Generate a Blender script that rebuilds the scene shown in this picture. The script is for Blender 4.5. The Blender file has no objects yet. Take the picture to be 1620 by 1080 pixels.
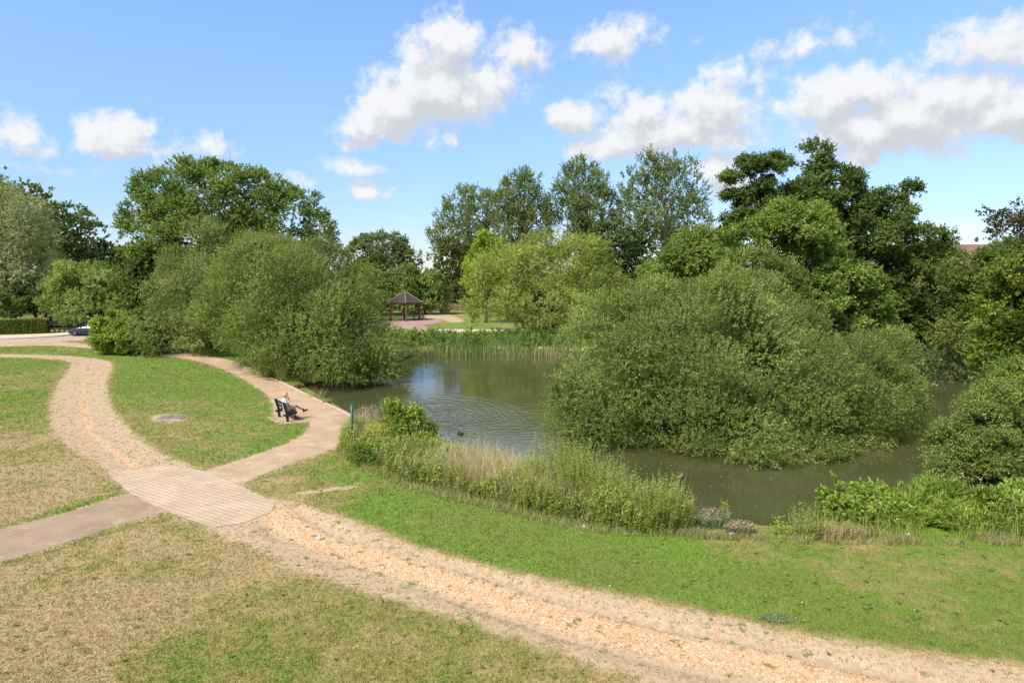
import bpy, bmesh, math, random
import numpy as np
from mathutils import Vector, Matrix
R = math.radians
scene = bpy.context.scene
C = scene.collection

# ------------------------------------------------------------------ camera
CAM_H = 7.26; PITCH = R(5.8); F = 1080.0
cam_d = bpy.data.cameras.new('camera'); cam = bpy.data.objects.new('camera', cam_d); C.objects.link(cam)
cam.location = (0, 0, CAM_H); cam.rotation_euler = (R(90) - PITCH, 0, 0)
cam_d.lens = 24; cam_d.sensor_width = 36; cam_d.sensor_fit = 'HORIZONTAL'; cam_d.clip_end = 9000
scene.camera = cam

# ------------------------------------------------------------------ light and exposure
SUN_EL = R(50); SUN_AZ = math.atan2(-0.72, -0.69)       # measured from +Y towards +X : behind the camera, to the left
sun_dir = Vector((math.sin(SUN_AZ)*math.cos(SUN_EL), math.cos(SUN_AZ)*math.cos(SUN_EL), math.sin(SUN_EL)))
sd_ = bpy.data.lights.new('sun', 'SUN'); sd_.energy = 4.0; sd_.angle = R(18); sd_.color = (1, .94, .84)
sun = bpy.data.objects.new('sun', sd_); C.objects.link(sun)
sun.rotation_euler = (-sun_dir).to_track_quat('-Z', 'Y').to_euler()
scene.view_settings.view_transform = 'Standard'; scene.view_settings.look = 'None'
scene.view_settings.gamma = 1; scene.view_settings.use_curve_mapping = False
scene.view_settings.exposure = 0.86
scene.cycles.max_bounces = 8; scene.cycles.diffuse_bounces = 3; scene.cycles.glossy_bounces = 3
scene.cycles.transmission_bounces = 3; scene.cycles.transparent_max_bounces = 6

# ------------------------------------------------------------------ node helpers
def N(nt, typ, ins=None, **kw):
    n = nt.nodes.new(typ)
    for k, v in kw.items(): setattr(n, k, v)
    for k, v in (ins or {}).items():
        s = n.inputs[k]
        if isinstance(v, bpy.types.NodeSocket): nt.links.new(v, s)
        else: s.default_value = v
    return n
def M_(nt, op, a, b=None, c=None, clamp=False):
    ins = {0: a}
    if b is not None: ins[1] = b
    if c is not None: ins[2] = c
    return N(nt, 'ShaderNodeMath', ins, operation=op, use_clamp=clamp).outputs[0]
def VM(nt, op, a, b=None):
    n = N(nt, 'ShaderNodeVectorMath', {0: a}, operation=op)
    if b is not None:
        if isinstance(b, bpy.types.NodeSocket): nt.links.new(b, n.inputs[1])
        else: n.inputs[1].default_value = b
    return n
def mix(nt, f, a, b, blend='MIX'):
    n = nt.nodes.new('ShaderNodeMix'); n.data_type = 'RGBA'; n.blend_type = blend
    for idx, v in ((0, f), (6, a), (7, b)):
        if isinstance(v, bpy.types.NodeSocket): nt.links.new(v, n.inputs[idx])
        elif idx and len(v) == 3: n.inputs[idx].default_value = (*v, 1)
        else: n.inputs[idx].default_value = v
    return n.outputs[2]
def noise(nt, vec, scale, detail=4, rough=.5, dist=0):
    return N(nt, 'ShaderNodeTexNoise', {'Vector': vec, 'Scale': scale, 'Detail': detail, 'Roughness': rough, 'Distortion': dist}).outputs[0]
def smooth(nt, v, lo, hi):
    n = N(nt, 'ShaderNodeMapRange', {0: v, 1: lo, 2: hi, 3: 0.0, 4: 1.0}, interpolation_type='SMOOTHSTEP'); return n.outputs[0]
def attr(nt, name): return N(nt, 'ShaderNodeAttribute', attribute_name=name).outputs['Fac']
def new_mat(name):
    m = bpy.data.materials.new(name); m.use_nodes = True; nt = m.node_tree; nt.nodes.clear()
    out = nt.nodes.new('ShaderNodeOutputMaterial'); return m, nt, out
def bsdf(nt, out, **ins):
    d = {k.replace('_', ' '): (v if not (isinstance(v, tuple) and len(v) == 3) else (*v, 1)) for k, v in ins.items()}
    b = N(nt, 'ShaderNodeBsdfPrincipled', d); nt.links.new(b.outputs[0], out.inputs[0]); return b
def bump(nt, h, strength=.3, dist=.02):
    return N(nt, 'ShaderNodeBump', {'Strength': strength, 'Distance': dist, 'Height': h}).outputs[0]

# ------------------------------------------------------------------ world : Nishita sky with procedural cumulus
w = bpy.data.worlds.new('World'); scene.world = w; w.use_nodes = True; nt = w.node_tree; nt.nodes.clear()
CLOUDS = [  # photo px centre, radii, opacity
 (556,190,36,28,.8),(612,165,62,44,.95),(680,135,85,44,1),(742,112,55,34,.9),(690,58,64,40,.75),(642,78,30,18,.5),(812,66,46,28,.7),(760,75,60,34,.6),(690,208,26,24,.55),
 (572,218,40,12,.5),(950,58,74,30,.55),(1000,36,34,18,.35),(905,180,50,24,.8),(985,170,60,36,.9),(960,222,66,20,.8),(1060,195,60,30,.85),(1110,170,64,36,1),(1120,205,70,20,.8),
 (1430,165,120,36,.8),(1020,200,120,28,.8),(1290,150,56,40,1.0),(1350,135,62,36,1),(1400,185,120,42,1),(1480,145,70,38,.9),(1565,172,60,38,.9),(1610,205,30,30,.6),
 (1530,62,66,30,.7),(1595,70,44,28,.7),(1565,34,44,20,.6),(178,196,52,34,1),(172,222,58,14,.8),(303,212,34,20,.6),(12,192,34,28,.65),(562,293,34,15,.85),(545,258,58,14,.45),
 (1250,66,62,18,.4),(1150,106,50,22,.45),(1310,45,40,24,.35),(1122,262,38,32,.9),(1135,285,36,30,.8),(1510,353,34,12,.5),(612,332,30,8,.3),(545,368,22,13,.35),(1085,56,15,12,.35),(240,245,60,8,.25),(455,275,30,10,.3),(60,250,40,6,.2)]
g = bpy.data.node_groups.new('cloud_field', 'ShaderNodeTree')
g.interface.new_socket('Dir', in_out='INPUT', socket_type='NodeSocketVector')
g.interface.new_socket('Density', in_out='OUTPUT', socket_type='NodeSocketFloat')
gi = g.nodes.new('NodeGroupInput'); go = g.nodes.new('NodeGroupOutput')
v0 = gi.outputs[0]
wn = N(g, 'ShaderNodeTexNoise', {'Vector': v0, 'Scale': 9.0, 'Detail': 3.0, 'Roughness': .5}).outputs[1]
wv = VM(g, 'MULTIPLY', VM(g, 'SUBTRACT', wn, (.97, .5, .05)).outputs[0], (.03, .03, .02)).outputs[0]
v1 = VM(g, 'ADD', v0, wv).outputs[0]
acc = None
def px_dir(px, py):
    a = (px-810)/F; b = (540-py)/F
    d = Vector((a, math.cos(PITCH)+b*math.sin(PITCH), -math.sin(PITCH)+b*math.cos(PITCH))); return d.normalized()
for (px, py, rx, ry, op) in CLOUDS:
    c = px_dir(px, py); s = c.y/F*1.2
    sx, sz = 1/(rx*s), 1/(ry*s)
    q = VM(g, 'MULTIPLY', VM(g, 'SUBTRACT', v1, tuple(c)).outputs[0], (sx, sx*.6, sz)).outputs[0]
    L = VM(g, 'LENGTH', q).outputs[1]
    t = M_(g, 'MULTIPLY', M_(g, 'SUBTRACT', 1.25, L), op)
    acc = t if acc is None else N(g, 'ShaderNodeMath', {0: acc, 1: t, 2: .18}, operation='SMOOTH_MAX').outputs[0]
# the rest of the sky, behind and overhead, carries scattered cumulus of its own
sep = N(g, 'ShaderNodeSeparateXYZ', {0: v0})
pl = M_(g, 'ADD', M_(g, 'ABSOLUTE', sep.outputs[2]), .12)
pv = VM(g, 'SCALE', v0); pv.inputs['Scale'].default_value = 1; g.links.new(M_(g, 'DIVIDE', 1.0, pl), pv.inputs['Scale'])
bk = M_(g, 'MULTIPLY', M_(g, 'SUBTRACT', noise(g, pv.outputs[0], .75, 3, .5), .50), 5.0)
ahead = smooth(g, M_(g, 'SUBTRACT', sep.outputs[1], M_(g, 'MULTIPLY', sep.outputs[2], .35)), .45, .60)
bk = M_(g, 'SUBTRACT', bk, M_(g, 'MULTIPLY', ahead, 6.0))
acc = M_(g, 'MAXIMUM', acc, bk)
fb = noise(g, v0, 20.0, 9, .62)
fb2 = noise(g, VM(g, 'MULTIPLY', v0, (1, 1, 1.5)).outputs[0], 5.5, 3, .5)
den = M_(g, 'ADD', acc, M_(g, 'ADD', M_(g, 'ADD', M_(g, 'MULTIPLY', M_(g, 'SUBTRACT', noise(g, v0, 55.0, 6, .6), .5), .8), M_(g, 'MULTIPLY', M_(g, 'SUBTRACT', fb, .48), 1.8)), M_(g, 'MULTIPLY', M_(g, 'SUBTRACT', fb2, .46), .9)))
g.links.new(den, go.inputs[0])
tc = N(nt, 'ShaderNodeTexCoord').outputs['Generated']
def field(vec):
    n = nt.nodes.new('ShaderNodeGroup'); n.node_tree = g; nt.links.new(vec, n.inputs[0]); return n.outputs[0]
d0 = field(tc); d1 = field(VM(nt, 'ADD', tc, (-.008, 0, .022)).outputs[0])
sky = N(nt, 'ShaderNodeTexSky', sky_type='NISHITA', sun_disc=False, sun_elevation=SUN_EL, sun_rotation=SUN_AZ, air_density=1.0, dust_density=.1, ozone_density=2.2, altitude=50)
skyc = N(nt, 'ShaderNodeHueSaturation', {'Hue': .5, 'Saturation': .97, 'Value': 1.0, 'Color': mix(nt, 1.0, sky.outputs[0], (.90, 1.0, 1.10), 'MULTIPLY')}).outputs[0]
hz = smooth(nt, N(nt, 'ShaderNodeSeparateXYZ', {0: tc}).outputs[2], -.02, .38)
skyc = mix(nt, 1.0, skyc, mix(nt, hz, (.56, .565, .67), (.97, 1.0, 1.04)), 'MULTIPLY')
alpha = smooth(nt, d0, .12, .72)
lit = smooth(nt, M_(nt, 'SUBTRACT', M_(nt, 'SUBTRACT', d1, d0), M_(nt, 'MULTIPLY', M_(nt, 'SUBTRACT', .5, d0), .25)), .42, -.42)
body = mix(nt, lit, (3.0, 3.15, 3.4), (4.3, 4.38, 4.5))
col = mix(nt, alpha, skyc, body)
bg = N(nt, 'ShaderNodeBackground', {'Color': col, 'Strength': .118})
wo = nt.nodes.new('ShaderNodeOutputWorld'); nt.links.new(bg.outputs[0], wo.inputs[0])
w.cycles.sampling_method = 'MANUAL'; w.cycles.sample_map_resolution = 512

# ------------------------------------------------------------------ geometry helpers
def ray(px, py):
    a = (px-810)/F; b = (540-py)/F
    return np.array([a, math.cos(PITCH)+b*math.sin(PITCH), -math.sin(PITCH)+b*math.cos(PITCH)])
def gp(px, py, z=0.0):
    d = ray(px, py); t = (z-CAM_H)/d[2]; return np.array([d[0]*t, d[1]*t, z])
def pw(px, py, D):
    d = ray(px, py); t = D/d[1]; return np.array([d[0]*t, D, CAM_H+d[2]*t])
def smooth_loop(P, n=6):
    P = np.array(P, float); K = len(P); out = []
    for i in range(K):
        a, b, c, d = P[i-1], P[i], P[(i+1) % K], P[(i+2) % K]
        for k in range(n):
            t = k/n
            out.append(.5*((2*b)+(-a+c)*t+(2*a-5*b+4*c-d)*t*t+(-a+3*b-3*c+d)*t**3))
    return np.array(out)
def smooth_line(P, n=6):
    P = np.array(P, float); Q = np.vstack([2*P[0]-P[1], P, 2*P[-1]-P[-2]]); out = []
    for i in range(1, len(Q)-2):
        a, b, c, d = Q[i-1], Q[i], Q[i+1], Q[i+2]
        for k in range(n):
            t = k/n
            out.append(.5*((2*b)+(-a+c)*t+(2*a-5*b+4*c-d)*t*t+(-a+3*b-3*c+d)*t**3))
    out.append(P[-1]); return np.array(out)
def sdf(x, y, poly):
    """signed distance to a polygon, positive inside"""
    x = np.asarray(x, float); y = np.asarray(y, float)
    d = np.full(x.shape, 1e9); ins = np.zeros(x.shape, bool)
    P = np.array(poly)[:, :2]
    for i in range(len(P)):
        a, b = P[i-1], P[i]; e = b-a; L = e @ e
        if L < 1e-12: continue
        t = np.clip(((x-a[0])*e[0]+(y-a[1])*e[1])/L, 0, 1)
        d = np.minimum(d, np.hypot(x-a[0]-t*e[0], y-a[1]-t*e[1]))
        c = ((a[1] > y) != (b[1] > y))
        if abs(e[1]) > 1e-12: ins ^= c & (x < e[0]*(y-a[1])/e[1]+a[0])
    return np.where(ins, d, -d)
def dline(x, y, line):
    d = np.full(np.shape(x), 1e9)
    for i in range(1, len(line)):
        a, b = line[i-1][:2], line[i][:2]; e = b-a; L = e @ e+1e-9
        t = np.clip(((x-a[0])*e[0]+(y-a[1])*e[1])/L, 0, 1)
        d = np.minimum(d, np.hypot(x-a[0]-t*e[0], y-a[1]-t*e[1]))
    return d
def vnoise(x, y, s, seed=0):
    x = np.asarray(x)*s+seed*17.3; y = np.asarray(y)*s-seed*9.1
    xi = np.floor(x).astype(np.int64); yi = np.floor(y).astype(np.int64); fx = x-xi; fy = y-yi
    fx = fx*fx*(3-2*fx); fy = fy*fy*(3-2*fy)
    def h(i, j):
        n = (i*374761393+j*668265263+seed*144665) & 0xffffffff
        n = ((n ^ (n >> 13))*1274126177) & 0xffffffff
        return ((n ^ (n >> 16)) & 0xffff)/65535.0
    return (h(xi, yi)*(1-fx)+h(xi+1, yi)*fx)*(1-fy)+(h(xi, yi+1)*(1-fx)+h(xi+1, yi+1)*fx)*fy
def fbm(x, y, s, seed=0, o=4):
    r = 0; a = .5
    for k in range(o): r = r+a*vnoise(x, y, s*2**k, seed+k); a *= .5
    return r/(1-.5**o)
def tag(o, label=None, cat=None, group=None, kind=None):
    if label: o['label'] = label
    if cat: o['category'] = cat
    if group: o['group'] = group
    if kind: o['kind'] = kind
    return o
def empty(name, loc, rz=0, **k):
    o = bpy.data.objects.new(name, None); C.objects.link(o); o.location = [float(v) for v in loc]; o.rotation_euler = (0, 0, rz); o.empty_display_size = .3
    return tag(o, **k)
def np_mesh(name, V, Fc, mats, parent=None, attrs=None, smooth_=False):
    """V (n,3); Fc (m,k) faces all of k corners"""
    me = bpy.data.meshes.new(name); V = np.ascontiguousarray(V, np.float32); Fc = np.ascontiguousarray(Fc, np.int32); m, k = Fc.shape
    me.vertices.add(len(V)); me.vertices.foreach_set('co', V.ravel())
    me.loops.add(m*k); me.loops.foreach_set('vertex_index', Fc.ravel())
    me.polygons.add(m); me.polygons.foreach_set('loop_start', np.arange(m, dtype=np.int32)*k)
    try: me.polygons.foreach_set('loop_total', np.full(m, k, np.int32))
    except Exception: pass
    for an, (dom, val) in (attrs or {}).items():
        a = me.attributes.new(an, 'FLOAT', dom); a.data.foreach_set('value', np.ascontiguousarray(val, np.float32))
    me.update(calc_edges=True)
    if smooth_: me.polygons.foreach_set('use_smooth', np.ones(m, bool))
    for mt in (mats if isinstance(mats, (list, tuple)) else [mats]): me.materials.append(mt)
    o = bpy.data.objects.new(name, me); C.objects.link(o)
    if parent: o.parent = parent
    return o
class MB:
    """collects shapes for ONE mesh object"""
    def __init__(s): s.v = []; s.f = []
    def add(s, vs, fs):
        n = len(s.v); s.v += [tuple(float(c) for c in q) for q in vs]; s.f += [tuple(i+n for i in f) for f in fs]; return s
    def box(s, c, d, rz=0, rx=0, ry=0, taper=1.0):
        M = Matrix.Rotation(rz, 3, 'Z') @ Matrix.Rotation(ry, 3, 'Y') @ Matrix.Rotation(rx, 3, 'X')
        vs = []
        for z in (-1, 1):
            t = 1 if z < 0 else taper
            for x, y in ((-1, -1), (1, -1), (1, 1), (-1, 1)):
                vs.append(Vector(c)+M @ Vector((x*d[0]/2*t, y*d[1]/2*t, z*d[2]/2)))
        return s.add(vs, [(3, 2, 1, 0), (4, 5, 6, 7), (0, 1, 5, 4), (1, 2, 6, 5), (2, 3, 7, 6), (3, 0, 4, 7)])
    def tube(s, pts, rad, n=8, cap=True):
        pts = [Vector(p) for p in pts]; rad = rad if isinstance(rad, (list, tuple)) else [rad]*len(pts)
        vs = []; up = Vector((0, 0, 1)); prev = None
        for i, p in enumerate(pts):
            t = (pts[min(i+1, len(pts)-1)]-pts[max(i-1, 0)]).normalized()
            a = (prev if prev is not None else (up if abs(t.z) < .9 else Vector((1, 0, 0))))
            a = (a-t*a.dot(t)).normalized(); prev = a; b = t.cross(a)
            for k in range(n):
                q = 2*math.pi*k/n; vs.append(p+(a*math.cos(q)+b*math.sin(q))*rad[i])
        fs = [(i*n+k, i*n+(k+1) % n, (i+1)*n+(k+1) % n, (i+1)*n+k) for i in range(len(pts)-1) for k in range(n)]
        if cap: fs += [tuple(range(n))[::-1], tuple(range((len(pts)-1)*n, len(pts)*n))]
        return s.add(vs, fs)
    def lathe(s, c, prof, n=20, sx=1, sy=1):
        c = Vector(c); vs = [c+Vector((r*math.cos(2*math.pi*k/n)*sx, r*math.sin(2*math.pi*k/n)*sy, z)) for r, z in prof for k in range(n)]
        fs = [(i*n+k, i*n+(k+1) % n, (i+1)*n+(k+1) % n, (i+1)*n+k) for i in range(len(prof)-1) for k in range(n)]
        fs += [tuple(range(n))[::-1], tuple(range((len(prof)-1)*n, len(prof)*n))]
        return s.add(vs, fs)
    def build(s, name, mat, parent=None, smooth_=False, bevel=0):
        me = bpy.data.meshes.new(name); me.from_pydata(s.v, [], s.f); me.update(); me.materials.append(mat)
        if smooth_: me.polygons.foreach_set('use_smooth', np.ones(len(me.polygons), bool))
        o = bpy.data.objects.new(name, me); C.objects.link(o)
        if parent: o.parent = parent
        if bevel:
            b = o.modifiers.new('bevel', 'BEVEL'); b.width = bevel; b.segments = 2; b.limit_method = 'ANGLE'
        return o
def copy_tree(o, parent=None):
    c = o.copy(); C.objects.link(c); c.parent = parent
    for ch in [x for x in bpy.data.objects if x.parent == o]: copy_tree(ch, c)
    return c

# ------------------------------------------------------------------ simple materials
def plain(name, col, rough=.6, var=.15, scale=12, metallic=0, spec=.5, bumps=0):
    m, nt, out = new_mat(name); p = N(nt, 'ShaderNodeTexCoord').outputs['Object']
    n = noise(nt, p, scale, 5, .6)
    c = mix(nt, n, tuple(max(0, v*(1-var)) for v in col), tuple(min(1, v*(1+var)) for v in col))
    b = bsdf(nt, out, Base_Color=c, Roughness=rough, Metallic=metallic)
    b.inputs['Specular IOR Level'].default_value = spec
    if bumps: nt.links.new(bump(nt, n, bumps, .01), b.inputs['Normal'])
    return m
# ------------------------------------------------------------------ the plan of the ground, in metres
WZ = -0.5
def G(L, z=0.0): return [gp(a, b, z)[:2] for a, b in L]
pond = smooth_loop(G([(482,616),(520,640),(552,660),(570,678),(610,704),(700,735),(800,763),(900,784),(1000,803),(1085,826),(1200,848),(1290,842),(1400,822),(1500,812),(1620,806),(1760,790),(1860,730),
    (1760,650),(1620,606),(1500,600),(1440,590),(1380,580),(1200,572),(1000,562),(880,556),(760,556),(668,558),(610,580),(545,598),(490,607)], WZ), 5)
isl_c = np.array([10.2, 34.2]); isl_r = np.array([6.6, 4.0])
island = np.array([isl_c+isl_r*np.array([math.cos(t), math.sin(t)])*(1+.07*math.sin(3*t+1)) for t in np.linspace(0, 2*math.pi, 40, endpoint=False)])
main_l = smooth_line(G([(-60,551),(60,547),(110,548.5),(180,554),(250,561),(310,571),(350,583),(390,602),(425,627),(436,645)]), 5)
bay = G([(433,656),(440,665),(458,668.5),(489,667.5)])
main_l2 = smooth_line(G([(491,675),(482,686),(455,701),(420,714),(370,731),(322,745)]), 5)
main_r = smooth_line(G([(-60,543),(80,540),(150,545.5),(220,550.5),(300,559),(350,567),(390,579),(420,595),(445,605),(465,615),(500,632),(553,658),(556,681),(546,698),(520,713),(470,729),(430,745),(397,758),(384,771)]), 5)
main_path = np.vstack([main_l, bay, main_l2, main_r[::-1]])
paving = np.array(G([(170,748),(262,736),(322,745),(384,771),(436,797),(427,811),(385,827),(338,835),(292,819),(262,808),(205,780)]))
side_u = smooth_line(G([(203,781),(150,797),(80,817),(0,837),(-160,878)]), 5)
side_l = smooth_line(G([(-160,935),(0,889),(80,866),(140,847),(200,827),(262,809)]), 5)
side_path = np.vstack([side_u, side_l])
trail_a = smooth_loop(G([(-200,562),(0,560),(110,563),(168,570),(178,580),(170,605),(172,632),(190,662),(222,692),(258,718),(322,747),(290,770),(190,760),(160,740),(120,714),(90,690),(79,664),(80,635),(95,600),(111,577),(96,569),(0,565),(-200,567)]), 4)
trail_b = smooth_loop(G([(420,790),(480,799),(560,824),(640,859),(760,895),(900,925),(1100,965),(1300,1010),(1620,1056),(1900,1090),(1900,1300),(1300,1200),(1020,1082),(950,1050),(800,1000),(650,955),(540,925),(450,890),(390,862),(330,832)]), 4)
grav_a = smooth_line(G([(124,575),(136,600),(131,640),(148,685),(178,712),(215,738)]), 5)
grav_b = smooth_line(G([(432,806),(500,850),(600,886),(700,912),(850,960),(1000,1000),(1200,1046),(1400,1092),(1700,1160)]), 5)
far_path = smooth_loop(G([(690,521.5),(760,521),(860,522.5),(960,524),(1060,526),(1060,529),(960,527.5),(860,526),(760,525),(690,527)]), 3)
gaz_pave = smooth_loop(G([(560,517),(590,512),(618,506),(650,503),(680,505),(699,508),(692,512),(672,514),(680,519),(700,524),(690,526),(663,526.5),(640,520),(600,524),(560,524)]), 4)
sand_far = smooth_loop(G([(668,492),(688,491),(708,497),(735,507),(715,510),(697,505),(684,507),(672,500)]), 4)
road_up = smooth_line(G([(-400,541),(-150,538.5),(0,536.5),(80,533),(120,529.5),(200,523),(330,512)]), 5)
road_lo = smooth_line(G([(330,523),(230,532),(160,538),(100,539.5),(60,542.5),(0,545),(-150,549),(-400,556)]), 5)
road = np.vstack([road_up, road_lo])
pave_up = np.vstack([road_up[::-1], smooth_line(G([(-400,537),(-150,534.5),(0,531.5),(80,528.5),(120,525.5),(200,519.5),(330,509)]), 5)])
bank_soil = smooth_loop(G([(1390,545),(1440,543),(1520,548),(1580,556),(1560,572),(1500,574),(1440,568),(1400,560)]), 4)
rest_l = smooth_loop(G([(231,661),(245,656),(270,654),(295,657),(303,662),(285,668),(262,670),(240,667)]), 4)
worn_s = smooth_loop(G([(465,779),(500,774),(540,769),(566,768),(558,772),(520,777),(480,782)]), 4)

DRY = [(-60,600,.3),(50,600,.35),(30,700,.62),(60,780,.75),(130,745,.85),(160,765,.7),(250,600,.05),(350,620,.0),(300,650,.35),(300,720,.4),(400,680,.3),(450,695,.1),(330,700,.5),(230,650,.4),(200,590,.1),(50,550,.05),(150,560,.0),
 (100,900,.8),(250,860,.8),(300,830,.6),(400,880,.75),(300,950,.75),(150,1000,.8),(50,1060,.85),(0,960,.85),(400,1000,.5),(550,1000,.45),(600,950,.5),(480,930,.6),(700,1050,.55),(850,1070,.62),(330,1060,.45),
 (450,760,.55),(520,790,.5),(520,745,.15),(440,750,.3),(600,800,.0),(700,840,.02),(800,860,-.05),(1000,900,-.05),(1200,940,.0),(1400,1000,.1),(1500,900,.12),(1600,950,.15),(1250,865,.3),(1350,850,.45),(1600,1030,.1),(1900,950,.1),
 (720,500,.45),(780,510,.25),(850,515,.3),(740,518,.1),(900,517,.1),(700,488,.35),(600,500,.3),(1450,560,.5),(100,545,.5),(170,548,.3),(300,568,.1),(0,500,.3),(1100,500,.2)]
dP = np.array([gp(a, b) for a, b, c in DRY])[:, :2]; dV = np.array([c for a, b, c in DRY])
def dryness(x, y):
    x = np.asarray(x, float).ravel(); y = np.asarray(y, float).ravel(); num = np.zeros_like(x); den = np.zeros_like(x)
    for (a, b), v in zip(dP, dV):
        r2 = ((x-a)**2+(y-b)**2)/(b*b)+1e-4; wgt = 1/r2**2.2; num += wgt*v; den += wgt
    d = num/den+(fbm(x, y, .45, 3)-.5)*.75+(fbm(x, y, 1.7, 9, 3)-.5)*.45
    # fresh green rim along the paths
    e = np.abs(sdf(x, y, side_path)); d = d-.55*np.exp(-(e/.45)**2)*(sdf(x, y, side_path) < 0)*(fbm(x, y, 1, 5) > .38)
    e = sdf(x, y, trail_a); d = np.maximum(d, .6*np.exp(-(np.minimum(e, 0)/.35)**2)); e = sdf(x, y, trail_b); d = np.maximum(d, .75*np.exp(-(np.minimum(e, 0)/.28)**2))
    return np.clip(d, -.2, 1.1)
def pond_sd(x, y): return np.minimum(sdf(x, y, pond), -sdf(x, y, island))
def ground_z(x, y, ps=None):
    ps = pond_sd(x, y) if ps is None else ps
    t = np.clip((ps+.45)/1.6, 0, 1); z = -1.5*(t*t*(3-2*t))*1.0
    z = np.where(ps < -.45, 0, z); z = np.where(sdf(x, y, island) > -.6, np.minimum(z, -.40), z)
    # ground under made-up surfaces is dug out a little, the trail is worn down
    s = np.maximum.reduce([sdf(x, y, p) for p in (main_path, side_path, paving, road, far_path, gaz_pave)])
    z = z-.06*np.clip((s-.12)/.35, 0, 1)-.02*np.clip(sdf(x, y, pave_up)/.3, 0, 1)
    nm = np.clip((-s-.12)/.6, 0, 1)
    z = z-nm*.06*np.clip(sdf(x, y, trail_b)/.8, 0, 1)*(.6+.8*(fbm(x, y, .9, 21)-.3))-nm*(.03*np.exp(-(dline(x, y, grav_b)/.35)**2)+.12*np.exp(-((dline(x, y, grav_b)-.8+.25*fbm(x, y, .5, 77))/.16)**2)*np.clip(fbm(x, y, .4, 78)*3-.8, 0, 1))
    z = z-nm*.05*np.clip(sdf(x, y, trail_a)/.8, 0, 1)
    return z+nm*(fbm(x, y, .35, 31, 3)-.5)*.06
def axis(segs):
    out = [segs[0][0]]
    for a, b, s in segs:
        n = max(1, int(round((b-a)/s))); out += list(np.linspace(a, b, n+1)[1:])
    return np.array(out)
xs = axis([(-4000,-1000,600),(-1000,-300,100),(-300,-100,20),(-100,-45,2.5),(-45,-24,.6),(-24,24,.2),(24,45,.6),(45,100,3),(100,300,20),(300,1000,100),(1000,4000,600)])
ys = axis([(-600,-40,80),(-40,4,4),(4,9,.5),(9,42,.2),(42,80,.5),(80,130,1.5),(130,300,15),(300,1000,100),(1000,6000,800)])
X, Y = np.meshgrid(xs, ys); nx, ny = len(xs), len(ys); x, y = X.ravel(), Y.ravel()
z = ground_z(x, y)
idx = np.arange(nx*ny).reshape(ny, nx)
Fq = np.stack([idx[:-1, :-1], idx[:-1, 1:], idx[1:, 1:], idx[1:, :-1]], -1).reshape(-1, 4)
trail_sd = np.maximum.reduce([sdf(x, y, trail_a), sdf(x, y, trail_b), sdf(x, y, sand_far), sdf(x, y, bank_soil), sdf(x, y, rest_l)-.22, sdf(x, y, worn_s)*2.5, -pond_sd(x, y)*0-9+9*(pond_sd(x, y) > -.35)])
fringe = np.maximum.reduce([sdf(x, y, p) for p in (main_path, side_path, paving)])+.13
trail_sd = np.clip(np.maximum(trail_sd, np.where(pond_sd(x, y) > -1.0, fringe-.2, fringe)), -2, 2)
grav = np.maximum(np.exp(-(dline(x, y, grav_a)/.42)**2)*.6, np.exp(-(dline(x, y, grav_b)/.55)**2))

# colour of the lawn, shared by the turf and the blades growing on it
lg = bpy.data.node_groups.new('lawn_colour', 'ShaderNodeTree')
lg.interface.new_socket('Dry', in_out='INPUT', socket_type='NodeSocketFloat')
lg.interface.new_socket('Color', in_out='OUTPUT', socket_type='NodeSocketColor')
li = lg.nodes.new('NodeGroupInput'); lo = lg.nodes.new('NodeGroupOutput'); P = N(lg, 'ShaderNodeNewGeometry').outputs['Position']
na = noise(lg, P, 2.2, 6, .62); nb = noise(lg, P, 14, 5, .6); nc = noise(lg, P, .35, 3, .5)
dr = M_(lg, 'ADD', li.outputs[0], M_(lg, 'ADD', M_(lg, 'MULTIPLY', M_(lg, 'SUBTRACT', na, .5), 1.0), M_(lg, 'MULTIPLY', M_(lg, 'SUBTRACT', nb, .5), .40)))
green = mix(lg, smooth(lg, nb, .3, .7), (.135, .225, .028), (.21, .315, .048))
green = mix(lg, smooth(lg, nc, .35, .65), green, (.185, .235, .045))
olive = mix(lg, na, (.245, .235, .065), (.32, .29, .095))
straw = mix(lg, smooth(lg, nb, .3, .7), (.37, .275, .125), (.52, .395, .195))
c1 = mix(lg, smooth(lg, dr, .12, .42), green, olive); c1 = mix(lg, smooth(lg, dr, .42, .85), c1, straw)
lg.links.new(c1, lo.inputs[0])
def lawn(nt, dry):
    n = nt.nodes.new('ShaderNodeGroup'); n.node_tree = lg; nt.links.new(dry, n.inputs[0]); return n.outputs[0]
m_ground, nt, out = new_mat('turf_and_soil')
P = N(nt, 'ShaderNodeNewGeometry').outputs['Position']
lc = lawn(nt, attr(nt, 'dry'))
lc = mix(nt, 1.0, lc, (.72, .72, .70), 'MULTIPLY')
n2 = noise(nt, P, 1.6, 7, .65); n3 = noise(nt, P, 9, 6, .65); n4 = noise(nt, P, 45, 4, .7); n5 = noise(nt, P, 3.2, 5, .6)
soil = mix(nt, smooth(nt, n3, .3, .72), (.40, .280, .165), (.57, .418, .262))
soil = mix(nt, smooth(nt, n4, .35, .7), mix(nt, .5, soil, (.25, .17, .10)), soil)
soil = mix(nt, smooth(nt, n5, .55, .72), soil, (.33, .24, .14))
vor = N(nt, 'ShaderNodeTexVoronoi', {'Vector': P, 'Scale': 26.0}); vcol = N(nt, 'ShaderNodeSeparateColor', {0: vor.outputs['Color']}).outputs[0]
gr = mix(nt, vcol, (.45, .265, .135), (.60, .395, .225)); gr = mix(nt, smooth(nt, vcol, .90, .97), gr, (.66, .53, .38))
gf = smooth(nt, M_(nt, 'ADD', attr(nt, 'gravel'), M_(nt, 'MULTIPLY', M_(nt, 'SUBTRACT', n3, .5), .9)), .38, .62)
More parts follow.
